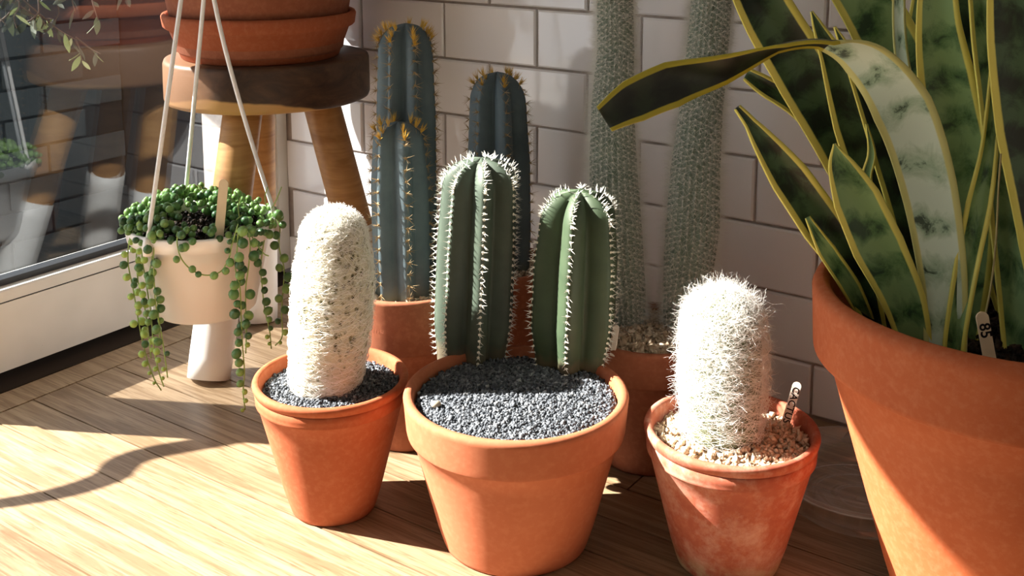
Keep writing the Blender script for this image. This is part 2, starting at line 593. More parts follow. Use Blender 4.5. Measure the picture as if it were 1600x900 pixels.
def add_gravel(name, c, z, R, n, size, mat, label, holes=(), slope=(0, 0), dome=0.003, extra=None, flat=0.6):
    """loose stones on a domed bed, clear of the stems in holes [(x,y,r)]"""
    oct_v = np.array([(1, 0, 0), (-1, 0, 0), (0, 1, 0), (0, -1, 0), (0, 0, 1), (0, 0, -1)], float)
    oct_f = np.array([(0, 2, 4), (2, 1, 4), (1, 3, 4), (3, 0, 4), (2, 0, 5), (1, 2, 5), (3, 1, 5), (0, 3, 5)])
    rad = R * np.sqrt(rng.random(n)); ang = rng.random(n) * 2 * np.pi
    x, y = rad * np.cos(ang), rad * np.sin(ang)
    keep = np.ones(n, bool)
    for hx, hy, hr in holes:
        keep &= (x - hx) ** 2 + (y - hy) ** 2 > (hr * 0.9) ** 2
    x, y, rad = x[keep], y[keep], rad[keep]
    m = len(x)
    zz = dome * (1 - (rad / R) ** 2) + slope[0] * x + slope[1] * y + rng.random(m) * size * 0.7
    sz = size * (0.55 + 0.9 * rng.random(m) ** 1.6)
    sc3 = np.stack([sz * (0.8 + 0.6 * rng.random(m)), sz * (0.6 + 0.4 * rng.random(m)), sz * (flat * 0.8 + 0.4 * rng.random(m))], 1)
    V = oct_v[None] * sc3[:, None] * (0.75 + 0.5 * rng.random((m, 6, 1)))
    V = V + rng.normal(0, 0.16, V.shape) * sz[:, None, None]
    A = rng.normal(size=(m, 3, 3)); A[:, :, 2] += np.array([0, 0, 1.2])
    q, _ = np.linalg.qr(A)
    V = np.einsum('mij,mkj->mki', q, V)
    V += np.stack([x, y, zz], 1)[:, None]
    Fc = (oct_f[None] + (np.arange(m) * 6)[:, None, None]).reshape(-1, 3)
    V = V.reshape(-1, 3)
    # bed under the stones
    nb = len(V)
    ring = 40
    bed = [(0, 0, dome - size * 0.5)]
    for j, rr in enumerate((0.5, 1.0)):
        for i in range(ring):
            a = 2 * math.pi * i / ring
            px, py = rr * (R + 0.001) * math.cos(a), rr * (R + 0.001) * math.sin(a)
            bed.append((px, py, dome * (1 - rr * rr) + slope[0] * px + slope[1] * py - size * 0.5))
    bf = []
    for i in range(ring):
        j = (i + 1) % ring
        bf.append((0, 1 + i, 1 + j))
        bf.append((1 + i, 1 + ring + i, 1 + ring + j)); bf.append((1 + i, 1 + ring + j, 1 + j))
    V = np.concatenate([V, np.array(bed)])
    Fc = np.concatenate([Fc, np.array(bf) + nb])
    o = link(name, np_mesh(name, V, Fc), mat, None, (c.x, c.y, z))
    tag(o, label, 'gravel' if 'soil' not in name else 'soil', kind='stuff')
    return o

# front row
cL, hL, rL = fit(522, 788, 517, 586, 121)
cC, hC, rC = fit(806, 836, 804, 608, 176)
cR, hR, rR = fit(1136, 872, 1134, 664, 136)
# back row
cB, hB, rB = fit(640, 672, 640, 436, 106)
cB2, hB2, rB2 = fit(778, 585, 778, 408, 88)
cB3, hB3, rB3 = fit(1012, 708, 1012, 510, 112)
# big pot
cS = P(1588, 1010, 0.865); cS.z = 0
_t = P(1588, 455, cS.y); cS.x = _t.x; hS, rS = _t.z, 308 * PXM(_t)

make_pot('terracotta_pot', cL, hL, rL, rL * 0.56, 0.022, 0.003, M_TERRA, 'small terracotta pot of grey grit holding the woolly white cactus', ring=True)
make_pot('terracotta_pot', cC, hC, rC, rC * 0.66, 0.038, 0.006, M_TERRA_L, 'wide terracotta pot in front holding two green ribbed cacti', th=0.009, lip=0.004)
make_pot('terracotta_pot', cR, hR, rR, rR * 0.60, 0.024, 0.003, M_TERRA_OLD, 'weathered terracotta pot with pale stains holding the long haired cactus', ring=True)
potB, _ = make_pot('terracotta_pot', cB, hB, rB, rB * 0.70, 0.062, 0.004, M_TERRA_D, 'tall terracotta pot with embossed marks behind the woolly cactus')
make_pot('terracotta_pot', cB2, hB2, rB2, rB2 * 0.66, 0.04, 0.004, M_TERRA_D, 'shaded terracotta pot against the tiles behind the two green cacti')
make_pot('terracotta_pot', cB3, hB3, rB3, rB3 * 0.68, 0.040, 0.004, M_TERRA_D, 'terracotta pot of beige pumice under the two tall silvery columns')
make_pot('terracotta_pot', cS, hS, rS, rS * 0.50, 0.062, 0.012, M_TERRA_BIG, 'largest terracotta pot at right holding the snake plant', th=0.014, lip=0.008, seg=96)

# embossed maker's mark on the tall pot (illegible relief)
mb = MB()
for row, n, zz in ((0, 4, 0.0), (1, 6, -0.0062)):
    for k in range(n):
        a = math.radians(-128 + (k + (2 if row == 0 else 0)) * 4.4)
        rr0 = rB - 0.0022
        p = Vector((rr0 * math.cos(a), rr0 * math.sin(a), hB - 0.026 + zz))
        tx = Vector((-math.sin(a), math.cos(a), 0)); nn = Vector((math.cos(a), math.sin(a), 0))
        for (dx, dz, w, hgt) in ((-0.0014, 0, 0.0007, 0.0042), (0.0012, (-0.001, 0.001)[k % 2], 0.0007, 0.0026), (0, (0.0016, -0.0016)[k % 2], 0.0026, 0.0007)):
            q = p + tx * dx + Vector((0, 0, dz))
            vv = [q + tx * (sx * w / 2) + Vector((0, 0, sz * hgt / 2)) + nn * dn for dn in (-0.001, 0.0007) for sz in (-1, 1) for sx in (-1, 1)]
            mb.add([x for x in vv], [(0, 1, 3, 2), (4, 6, 7, 5), (0, 4, 5, 1), (2, 3, 7, 6), (0, 2, 6, 4), (1, 5, 7, 3)])
mb.build('embossed_mark', M_TERRA_D, potB, None, False)

# ------------------------------------------------------------------ cacti
def ribbed(c_base, path, rtab, n, phase, depth, seg_per=10, rows=70, power=1.0):
    """path: function s->Vector (relative to base), rtab: radius table over s.  returns mesh data + ridge sampler"""
    seg = n * seg_per
    v, f = [], []
    def ring_r(s): return lerp_table(rtab, s)
    def wave(a):
        t = ((a - phase) * n / (2 * math.pi)) % 1.0
        t = abs(t - 0.5) * 2       # 1 at ridge, 0 at valley
        return 1 - t
    for i in range(rows + 1):
        s = (i / rows)
        s = 1 - (1 - s) ** 1.35
        p = path(s); R = ring_r(s)
        for k in range(seg):
            a = 2 * math.pi * k / seg
            w = wave(a)
            w = (w * w * 0.35 + w * 0.65) if power == 1.0 else w ** power
            r = R * (1 - depth * w)
            v.append((p.x + r * math.cos(a), p.y + r * math.sin(a), p.z + 0.10 * R * (0.5 - w) * (1 if s > 0.8 else 0)))
    for i in range(rows):
        for k in range(seg):
            j = (k + 1) % seg
            f.append((i * seg + k, i * seg + j, (i + 1) * seg + j, (i + 1) * seg + k))
    top = len(v)
    p = path(1.0); v.append((p.x, p.y, p.z))
    for k in range(seg):
        f.append((rows * seg + k, rows * seg + (k + 1) % seg, top))
    def ridge(s, k):
        a = phase + 2 * math.pi * k / n
        p = path(s); R = ring_r(s)
        q = Vector((p.x + R * math.cos(a), p.y + R * math.sin(a), p.z))
        s2 = min(s + 0.01, 1.0); s1 = s2 - 0.01
        p1, p2 = path(s1), path(s2)
        dr = ring_r(s2) - ring_r(s1); dz = (p2 - p1).z
        out = Vector((math.cos(a) * dz, math.sin(a) * dz, -dr)).normalized()
        return q, out
    return v, f, ridge
def cones(specs, seg=3):
    """specs: list of (point, dir, length, radius)"""
    v, f = [], []
    for p, d, L, r in specs:
        d = d.normalized()
        a = d.orthogonal().normalized(); b = d.cross(a)
        i0 = len(v)
        for k in range(seg):
            t = 2 * math.pi * k / seg
            v.append(p + a * (r * math.cos(t)) + b * (r * math.sin(t)))
        v.append(p + d * L)
        for k in range(seg):
            f.append((i0 + k, i0 + (k + 1) % seg, i0 + seg))
    return v, f
def dome_tab(stops, top=0.86, n=9):
    """radius table: stops over 0..top then an elliptical dome"""
    out = [(s * top, r) for s, r in stops]
    r1 = stops[-1][1]
    for k in range(1, n + 1):
        t = k / n
        out.append((top + (1 - top) * t, r1 * math.sqrt(max(0, 1 - t * t)) if k < n else r1 * 0.02))
    return out

def mat_cactus(name, c1, c2, cbase, h_brown=0.02, rough=0.55):
    t = NT(name)
    co = t.coord('Object')
    n1 = t.noise(co, 26, 5, 0.6)
    c = t.ramp(n1, [(0.3, c1), (0.7, c2)])
    sep = t.n('ShaderNodeSeparateXYZ'); t.l(co, sep.inputs[0])
    n2 = t.noise(co, 60, 4)
    z = t.math('ADD', sep.outputs[2], t.math('MULTIPLY', t.math('SUBTRACT', n2, 0.5), 0.03))
    fac = t.ramp(t.math('DIVIDE', z, h_brown), [(0.2, (1, 1, 1, 1)), (1.0, (0, 0, 0, 1))])
    c = t.mix(fac, c, cbase)
    t.base(c, rough, 0.35)
    t.bump(t.noise(co, 120, 3), 0.1, 0.001)
    return t.m
M_GREEN = mat_cactus('green_cactus_skin', rgb(62, 74, 64), rgb(75, 88, 76), rgb(98, 91, 75))
M_GREEN2 = mat_cactus('fresh_green_cactus_skin', rgb(52, 68, 49), rgb(65, 81, 58), rgb(96, 88, 68))
M_BLUE = mat_cactus('blue_cactus_skin', rgb(74, 90, 98), rgb(92, 108, 114), rgb(100, 104, 92))
M_SPINE_W = mat_plain('white_spine', rgb(240, 240, 232), 0.7, 0.3)
M_SPINE_G = mat_plain('golden_spine', rgb(158, 136, 100), 0.7, 0.3)
M_TUFT = mat_plain('golden_wool', rgb(206, 166, 72), 0.9, 0.2)
M_WOOLPAD = mat_plain('areole_wool', rgb(232, 228, 212), 0.95, 0.1)

def make_cactus(base, zsoil, top, rtab, n, phase, depth, mat, label, group=None, bend=None, topfrac=0.88):
    """base/top: Vector points (top = apex), returns empty"""
    e = empty('ribbed_cactus', (base.x, base.y, zsoil))
    tag(e, label, 'cactus', group)
    sunk = 0.012
    d = Vector((top.x - base.x, top.y - base.y, top.z - zsoil + sunk))
    bend = bend or Vector((0, 0, 0))
    def path(s): return d * s + bend * (math.sin(math.pi * s)) + Vector((0, 0, -sunk))
    tab = dome_tab(rtab, topfrac)
    v, f, ridge = ribbed(base, path, tab, n, phase, depth)
    link('stem', mesh_of('stem', v, f), mat, e)
    return e, ridge, d.length

def spines_green(e, ridge, n, L):
    sp, pads = [], []
    step = 0.0062 / L
    for k in range(n):
        s = 0.05
        while s < 0.992:
            q, out = ridge(s, k)
            side = Vector((-out.y, out.x, 0))
            side = side.normalized() if side.length > 1e-4 else Vector((1, 0, 0))
            pads.append((q - out * 0.0006, out, 0.0016, 0.0017))
            m = 5 if s > 0.9 else 4
            for j in range(m):
                d = out * random.uniform(0.4, 1.0) + side * random.uniform(-0.9, 0.9) + Vector((0, 0, random.uniform(-0.6, 0.5)))
                sp.append((q, d, random.uniform(0.0035, 0.0082) * (1.15 if s > 0.9 else 1), 0.00050))
            s += step * random.uniform(0.85, 1.15) * (1.0 if s < 0.85 else 0.35)
    v, f = cones(sp); tag(link('spines', mesh_of('spines', v, f, False), M_SPINE_W, e), 'short white spines along the ribs', kind='stuff')
    v, f = cones(pads, 5); tag(link('areoles', mesh_of('areoles', v, f), M_WOOLPAD, e), 'white woolly areoles along the rib edges', kind='stuff')
def spines_blue(e, ridge, n, L, tuft=True):
    sp, pads, tf = [], [], []
    step = 0.0125 / L
    for k in range(n):
        s = 0.05
        while s < 0.985:
            q, out = ridge(s, k)
            side = Vector((-out.y, out.x, 0))
            side = side.normalized() if side.length > 1e-4 else Vector((1, 0, 0))
            pads.append((q - out * 0.0008, out, 0.002, 0.0018))
            for j in range(9):
                d = out * random.uniform(0.15, 1.0) + side * random.uniform(-1, 1) + Vector((0, 0, random.uniform(-0.8, 0.8)))
                sp.append((q, d, random.uniform(0.006, 0.0125), 0.00042))
            if s > 0.93:
                for j in range(24):
                    tf.append((q, out + Vector((random.gauss(0, .4), random.gauss(0, .4), random.gauss(.8, .4))), random.uniform(0.005, 0.015), 0.0005))
            s += step * random.uniform(0.9, 1.1) * (1.0 if s < 0.88 else 0.45)
    v, f = cones(sp); tag(link('spines', mesh_of('spines', v, f, False), M_SPINE_G, e), 'long straw coloured spines in star clusters', kind='stuff')
    v, f = cones(pads, 5); tag(link('areoles', mesh_of('areoles', v, f), M_SPINE_G, e), kind='stuff')
    v, f = cones(tf); tag(link('crown_tuft', mesh_of('crown_tuft', v, f, False), M_TUFT, e), 'golden bristle tuft on the crown', kind='stuff')

# centre pair
zC = hC - 0.010
def base_on(u, v, z): return F(u, v, z)
g1b = Vector((P(738, 600, 1.075).x, 1.082, zC)); g1t = P(752, 246, 1.075)
e, rdg, L = make_cactus(g1b, zC, g1t, [(0, .0365), (.25, .0415), (.7, .0415), (1, .0385)], 7, math.radians(-90 + 12 - 3), 0.40, M_GREEN,
                        'tall green ribbed cactus with white spines, taller of the front pair', 'green cacti in the wide front pot', topfrac=0.86)
spines_green(e, rdg, 7, L)
g2b = Vector((P(893, 628, 1.045).x, 1.055, zC)); g2t = P(905, 296, 1.05)
e, rdg, L = make_cactus(g2b, zC, g2t, [(0, .0345), (.35, .0445), (.75, .0440), (1, .0395)], 6, math.radians(-90 - 12), 0.42, M_GREEN2,
                        'shorter green ribbed cactus with white spines, right one of the front pair', 'green cacti in the wide front pot', topfrac=0.83)
spines_green(e, rdg, 6, L)

# blue cacti
zB = hB - 0.012
b1b = Vector((P(640, 450, cB.y + .03).x, cB.y + 0.028, zB)); b1t = P(634, 36, cB.y + .03)
e, rdg, L = make_cactus(b1b, zB, b1t, [(0, .031), (.3, .034), (.75, .034), (1, .031)], 7, math.radians(-90 + 22), 0.42, M_BLUE,
                        'tallest blue ribbed cactus with golden crown, left of the back row', 'blue cacti by the tiles', topfrac=0.9)
spines_blue(e, rdg, 7, L)
b2b = Vector((P(628, 462, cB.y - .03).x, cB.y - 0.026, zB)); b2t = P(622, 190, cB.y - .026)
e, rdg, L = make_cactus(b2b, zB, b2t, [(0, .030), (.3, .0325), (.75, .0325), (1, .029)], 6, math.radians(-90 + 20), 0.42, M_BLUE,
                        'short blue ribbed cactus in front of the tallest blue one', 'blue cacti by the tiles', topfrac=0.88)
spines_blue(e, rdg, 6, L)
zB2 = hB2 - 0.012
b3b = Vector((P(782, 430, cB2.y).x, cB2.y, zB2)); b3t = P(777, 112, cB2.y)
e, rdg, L = make_cactus(b3b, zB2, b3t, [(0, .036), (.3, .039), (.7, .039), (1, .035)], 6, math.radians(-90 + 18), 0.42, M_BLUE,
                        'blue ribbed cactus rising behind the green front pair', 'blue cacti by the tiles', topfrac=0.84)
spines_blue(e, rdg, 6, L)

# hair / fuzz helpers -------------------------------------------------
def hair_mat(name, c, trans=0.4):
    t = NT(name)
    g = t.n('ShaderNodeNewGeometry')
    d = (c[0] * 0.90, c[1] * 0.89, c[2] * 0.87, 1)
    col = t.mix(g.outputs['Random Per Island'], d, c)
    df = t.n('ShaderNodeBsdfDiffuse'); tr = t.n('ShaderNodeBsdfTranslucent')
    t.l(col, df.inputs[0]); t.l(col, tr.inputs[0])
    mx = t.n('ShaderNodeMixShader'); mx.inputs[0].default_value = trans
    t.l(df.outputs[0], mx.inputs[1]); t.l(tr.outputs[0], mx.inputs[2])
    t.l(mx.outputs[0], t.out.inputs[0])
    return t.m
M_HAIR = hair_mat('white_hair', rgb(250, 249, 247))
M_HAIR_SILVER = hair_mat('silver_hair', rgb(240, 240, 236))
M_HAIR_TAN = hair_mat('cream_hair', rgb(253, 252, 248), 0.3)

def ribbons(paths, width):
    """paths (n,m,3); flat ribbons, taper to the tip"""
    n, m, _ = paths.shape
    T = np.gradient(paths, axis=1)
    T /= np.linalg.norm(T, axis=2, keepdims=True) + 1e-9
    rv = rng.normal(size=(n, 1, 3))
    W = np.cross(T, rv); W /= np.linalg.norm(W, axis=2, keepdims=True) + 1e-9
    w = np.asarray(width).reshape(-1, 1, 1) * np.linspace(1, 0.35, m).reshape(1, m, 1)
    A, B = paths - W * w / 2, paths + W * w / 2
    V = np.stack([A, B], 2).reshape(-1, 3)
    base = (np.arange(n) * m * 2)[:, None] + (np.arange(m - 1) * 2)[None]
    Fc = np.stack([base, base + 1, base + 3, base + 2], 2).reshape(-1, 4)
    return V, Fc

# tall silvery columns ------------------------------------------------
zB3 = hB3 - 0.010
def mat_column():
    t = NT('silver_column_skin')
    co = t.coord('Object')
    n1 = t.noise(co, 50, 4)
    t.base(t.ramp(n1, [(0.3, rgb(96, 114, 102)), (0.7, rgb(126, 142, 128))]), 0.7, 0.3)
    return t.m
M_COLUMN = mat_column()
def make_column(stations, D0, label, n=26):
    """stations: (u, v, halfwidth px) from base to top"""
    pts = [P(u, v, D0) for u, v, w in stations]
    rad = [w * PXM(p) for (u, v, w), p in zip(stations, pts)]
    e = empty('column_cactus', pts[0]); tag(e, label, 'cactus', 'tall silvery column cacti')
    rel = [p - pts[0] for p in pts]
    cz = [p.z for p in rel]
    H = cz[-1]
    def at(z):
        x = np.interp(z, cz, [p.x for p in rel]); r = np.interp(z, cz, rad)
        return x, r
    seg = n * 6; rows = 90
    v, f = [], []
    for i in range(rows + 1):
        z = H * i / rows
        x, r = at(z)
        for k in range(seg):
            a = 2 * math.pi * k / seg
            t = abs(((k / 6.0) % 1.0) - 0.5) * 2
            rr = r * 0.86 * (1 - 0.10 * (1 - t)) 
            v.append((x + rr * math.cos(a), rr * math.sin(a), z))
    for i in range(rows):
        for k in range(seg):
            j = (k + 1) % seg
            f.append((i * seg + k, i * seg + j, (i + 1) * seg + j, (i + 1) * seg + k))
    f.append(tuple(range(rows * seg, rows * seg + seg)))
    link('stem', mesh_of('stem', v, f), M_COLUMN, e)
    # areoles in a lattice + fine bristles
    pads = []
    org, drs = [], []
    nz = int(H / 0.0060)
    for k in range(n):
        a = 2 * math.pi * k / n
        for j in range(nz):
            z = (j + 0.5 * (k % 2)) * 0.0060 + random.uniform(-.0008, .0008)
            if z > H: continue
            x, r = at(z)
            q = Vector((x + r * 0.86 * math.cos(a), r * 0.86 * math.sin(a), z)); o = Vector((math.cos(a), math.sin(a), 0))
            pads.append((q - o * 0.0004, o, 0.0010, 0.0009))
            for m in range(24):
                org.append(q); drs.append(o * random.uniform(0.5, 1.0) + Vector((random.gauss(0, .6), random.gauss(0, .6), random.gauss(-.1, .6))))
    vv, ff = cones(pads, 5); tag(link('areoles', mesh_of('areoles', vv, ff), M_WOOLPAD, e), kind='stuff')
    org = np.array(org); drs = np.array([d.normalized() for d in drs])
    Ls = rng.uniform(0.006, 0.016, len(org))[:, None]
    side = np.cross(drs, rng.normal(size=drs.shape)); side /= np.linalg.norm(side, axis=1, keepdims=True)
    tri = np.stack([org - side * 0.00013, org + side * 0.00013, org + drs * Ls], 1).reshape(-1, 3)
    tag(link('bristles', np_mesh('bristles', tri, np.arange(len(tri)).reshape(-1, 3)), M_HAIR_SILVER, e), 'fine silvery bristles', kind='stuff')
    return pts[0], rad[0]
colA = make_column([(975, 500, 38), (972, 455, 43), (962, 350, 47), (958, 250, 43), (957, 160, 38), (962, 80, 34), (961, 0, 33), (961, -110, 33), (960, -200, 32)], cB3.y + 0.035,
                   'tall silvery bristled column cactus, left of the two')
colB = make_column([(1066, 505, 34), (1072, 450, 43), (1082, 360, 49), (1086, 270, 45), (1094, 180, 40), (1104, 90, 38), (1112, 0, 37), (1118, -110, 36), (1120, -200, 35)], cB3.y + 0.015,
                   'tall silvery bristled column cactus, right of the two')

# woolly cactus, left --------------------------------------------------
zL = hL - 0.012
def mat_woolbody():
    t = NT('woolly_skin')
    co = t.coord('Object', (1, 1, 0.7))
    vo = t.n('ShaderNodeTexVoronoi'); vo.inputs['Scale'].default_value = 210
    t.l(co, vo.inputs['Vector'])
    n2 = t.noise(co, 45, 4)
    d = t.math('ADD', vo.outputs['Distance'], t.math('MULTIPLY', t.math('SUBTRACT', n2, 0.5), 1.4))
    c = t.ramp(d, [(0.04, rgb(66, 64, 42)), (0.22, rgb(134, 130, 96)), (0.46, rgb(208, 204, 182))])
    t.base(c, 0.95, 0.1)
    t.bump(n2, 0.6, 0.003)
    return t.m
wb = Vector((P(508, 596, cL.y).x, cL.y, zL)); wt = P(526, 320, cL.y)
e = empty('woolly_cactus', wb); tag(e, 'stout cactus wrapped in dense white wool in the left front pot', 'cactus')
HW = wt.z - zL
wtab = dome_tab([(0, .0300), (.12, .0340), (.4, .0375), (.7, .0378), (.85, .0350), (1, .0305)], 0.84)
def wpath(s): return Vector((0.0135 * s - 0.0015 + 0.004 * math.sin(3.1 * s), 0, -0.008 + (HW + 0.006) * s))
seg, rows = 72, 60
v, f = [], []
for i in range(rows + 1):
    s = 1 - (1 - i / rows) ** 1.4
    p = wpath(s); R = lerp_table(wtab, s)
    for k in range(seg):
        a = 2 * math.pi * k / seg
        r = R * (1 + 0.035 * noise.noise(Vector((math.cos(a) * 2, math.sin(a) * 2, s * 5))))
        v.append((p.x + r * math.cos(a), p.y + r * math.sin(a), p.z))
for i in range(rows):
    for k in range(seg):
        j = (k + 1) % seg
        f.append((i * seg + k, i * seg + j, (i + 1) * seg + j, (i + 1) * seg + k))
v.append(tuple(wpath(1))); 
for k in range(seg): f.append((rows * seg + k, rows * seg + (k + 1) % seg, len(v) - 1))
link('stem', mesh_of('stem', v, f), mat_woolbody(), e)
def wrap_hair(n, m, spath, tab, s_lo, s_hi, off, arc, wig, smin_bias=1.0):
    out = np.zeros((n, m, 3))
    for i in range(n):
        s = s_lo + (s_hi - s_lo) * random.random() ** smin_bias
        a0 = random.uniform(0, 2 * math.pi); da = random.choice((-1, 1)) * random.uniform(*arc)
        slope = random.gauss(0, wig); o0 = random.uniform(*off); ph = random.uniform(0, 6)
        for j in range(m):
            t = j / (m - 1)
            ss = min(max(s + slope * (t - 0.5) + 0.006 * math.sin(ph + 7 * t), 0.01), 0.995)
            p = spath(ss); R = lerp_table(tab, ss) + o0 * (0.4 + 1.2 * math.sin(math.pi * t))
            a = a0 + da * t
            out[i, j] = (p.x + R * math.cos(a), p.y + R * math.sin(a), p.z)
    return out
V1, F1 = ribbons(wrap_hair(4200, 6, wpath, wtab, 0.03, 0.97, (0.0003, 0.0026), (0.25, 0.8), 0.045), rng.uniform(0.0003, 0.00075, 4200))
tag(link('wool', np_mesh('wool', V1, F1), M_HAIR_TAN, e), 'net of cream hairs wound round the stem', kind='stuff')
def fuzz(n, spath, tab, s_lo, s_hi, L, w, m=4, curl=0.3, bias=1.0, down=0.0):
    out = np.zeros((n, m, 3))
    for i in range(n):
        s = s_lo + (s_hi - s_lo) * random.random() ** bias
        a = random.uniform(0, 2 * math.pi)
        p = spath(s); R = lerp_table(tab, s)
        q = Vector((p.x + R * math.cos(a), p.y + R * math.sin(a), p.z))
        s2 = min(s + 0.02, 1); dz = (spath(s2) - spath(s2 - 0.02)).z; dr = lerp_table(tab, s2) - lerp_table(tab, s2 - 0.02)
        o = Vector((math.cos(a) * dz, math.sin(a) * dz, -dr)).normalized()
        d = (o + Vector((random.gauss(0, .6), random.gauss(0, .6), random.gauss(0, .5)))).normalized()
        l = random.uniform(*L) / (m - 1)
        for j in range(m):
            out[i, j] = q
            q = q + d * l
            d = (d + Vector((random.gauss(0, curl), random.gauss(0, curl), random.gauss(0, curl) - down))).normalized()
    return ribbons(out, rng.uniform(*w, n))
V1, F1 = fuzz(5200, wpath, wtab, 0.05, 1.0, (0.0025, 0.0060), (0.0003, 0.0006), 4, 0.6, 0.30)
tag(link('wool_cap', np_mesh('wool_cap', V1, F1), M_HAIR, e), 'fluffy white wool', kind='stuff')

# long haired cactus, right -------------------------------------------
zR = hR - 0.014
hb = Vector((P(1128, 690, cR.y).x, cR.y, zR)); ht = P(1126, 452, cR.y)
e = empty('old_man_cactus', hb); tag(e, 'stubby cactus hidden in long tangled white hair in the weathered pot', 'cactus')
HH = ht.z - zR
htab = dome_tab([(0, .027), (.15, .0315), (.5, .034), (.85, .0335), (1, .031)], 0.80)
def hpath(s): return Vector((-0.002 * s, 0, -0.008 + (HH + 0.008) * s))
v, f = [], []
for i in range(rows + 1):
    s = 1 - (1 - i / rows) ** 1.4
    p = hpath(s); R = lerp_table(htab, s)
    for k in range(seg):
        a = 2 * math.pi * k / seg
        r = R * (1 - 0.05 * abs(math.sin(a * 9)))
        v.append((p.x + r * math.cos(a), p.y + r * math.sin(a), p.z))
for i in range(rows):
    for k in range(seg):
        j = (k + 1) % seg
        f.append((i * seg + k, i * seg + j, (i + 1) * seg + j, (i + 1) * seg + k))
v.append(tuple(hpath(1)))
for k in range(seg): f.append((rows * seg + k, rows * seg + (k + 1) % seg, len(v) - 1))
link('stem', mesh_of('stem', v, f), mat_plain('hairy_skin', rgb(120, 128, 100), 0.9, 0.1, 0.4, 60), e)
V1, F1 = ribbons(wrap_hair(2600, 9, hpath, htab, 0.04, 0.97, (0.0005, 0.0055), (0.4, 1.5), 0.12, 0.8), rng.uniform(0.0002, 0.0005, 2600))
tag(link('hair', np_mesh('hair', V1, F1), M_HAIR, e), 'long white hairs wound round the stem', kind='stuff')
V1, F1 = fuzz(5200, hpath, htab, 0.05, 1.0, (0.007, 0.019), (0.0002, 0.00048), 6, 0.42, 0.55, 0.05)
tag(link('hair_tangle', np_mesh('hair_tangle', V1, F1), M_HAIR, e), 'loose tangle of white hair', kind='stuff')
V1, F1 = fuzz(160, hpath, htab, 0.12, 0.98, (0.02, 0.036), (0.0002, 0.0004), 10, 0.5, 0.8, 0.06)
tag(link('stray_hair', np_mesh('stray_hair', V1, F1), M_HAIR, e), kind='stuff')

# ------------------------------------------------------------------ gravel beds
def rel(p, c, r): return (p.x - c.x, p.y - c.y, r)
add_gravel('grit', cL, zL, rL - 0.0105, 4200, 0.0019, M_GRIT, 'fine grey slate grit round the woolly cactus', [rel(wb, cL, .031)])
add_gravel('grit', cC, zC, rC - 0.0125, 9000, 0.0020, M_GRIT, 'fine grey slate grit round the two green cacti', [rel(g1b, cC, .030), rel(g2b, cC, .028)], dome=0.006)
add_gravel('pumice', cR, zR, rR - 0.0105, 1700, 0.0031, M_PUMICE, 'beige pumice gravel round the long haired cactus', [rel(hb, cR, .027)], dome=0.005)
add_gravel('pumice', cB, zB, rB - 0.0105, 1500, 0.0034, M_PUMICE, 'beige gravel at the foot of the two left blue cacti', [rel(b1b, cB, .024), rel(b2b, cB, .024)])
add_gravel('pumice', cB2, zB2, rB2 - 0.0105, 1300, 0.0032, M_PUMICE, 'beige gravel in the shaded pot against the tiles', [rel(b3b, cB2, .028)])
add_gravel('pumice', cB3, zB3, rB3 - 0.0105, 1900, 0.0034, M_PUMICE, 'beige gravel under the two tall silvery columns', [rel(colA[0], cB3, colA[1] * .8), rel(colB[0], cB3, colB[1] * .8)])
zS = hS - 0.052
add_gravel('potting_soil', cS, zS, rS - 0.020, 3500, 0.0034, M_SOIL, 'dark potting soil under the snake plant leaves', dome=0.004)

def pebble(p, r, mat, label):
    v, f = lathe([(0, -0.6 * r), (0.7 * r, -0.45 * r), (r, 0), (0.75 * r, 0.5 * r), (0, 0.68 * r)], 10, lambda a, z: 1 + 0.14 * math.sin(2 * a + 1) + 0.08 * math.sin(3 * a))
    o = link('pebble', mesh_of('pebble', v, f), mat, None, p); tag(o, label, 'pebble'); return o
M_PEB_W = mat_plain('white_stone', rgb(238, 232, 224), 0.8); M_PEB_T = mat_plain('tan_stone', rgb(178, 164, 144), 0.85, 0.3, 0.2, 200)
pebble(F(526, 607, zL + 0.004), 0.0030, M_PEB_W, 'white pebble on grit right at the foot of the woolly cactus')
pebble(F(474, 618, zL + 0.004), 0.0030, M_PEB_W, 'white pebble on grit near the left front rim of the woolly cactus pot')
pebble(F(681, 632, zC + 0.006), 0.0046, M_PEB_T, 'tan pebble on grit left of the two green cacti')

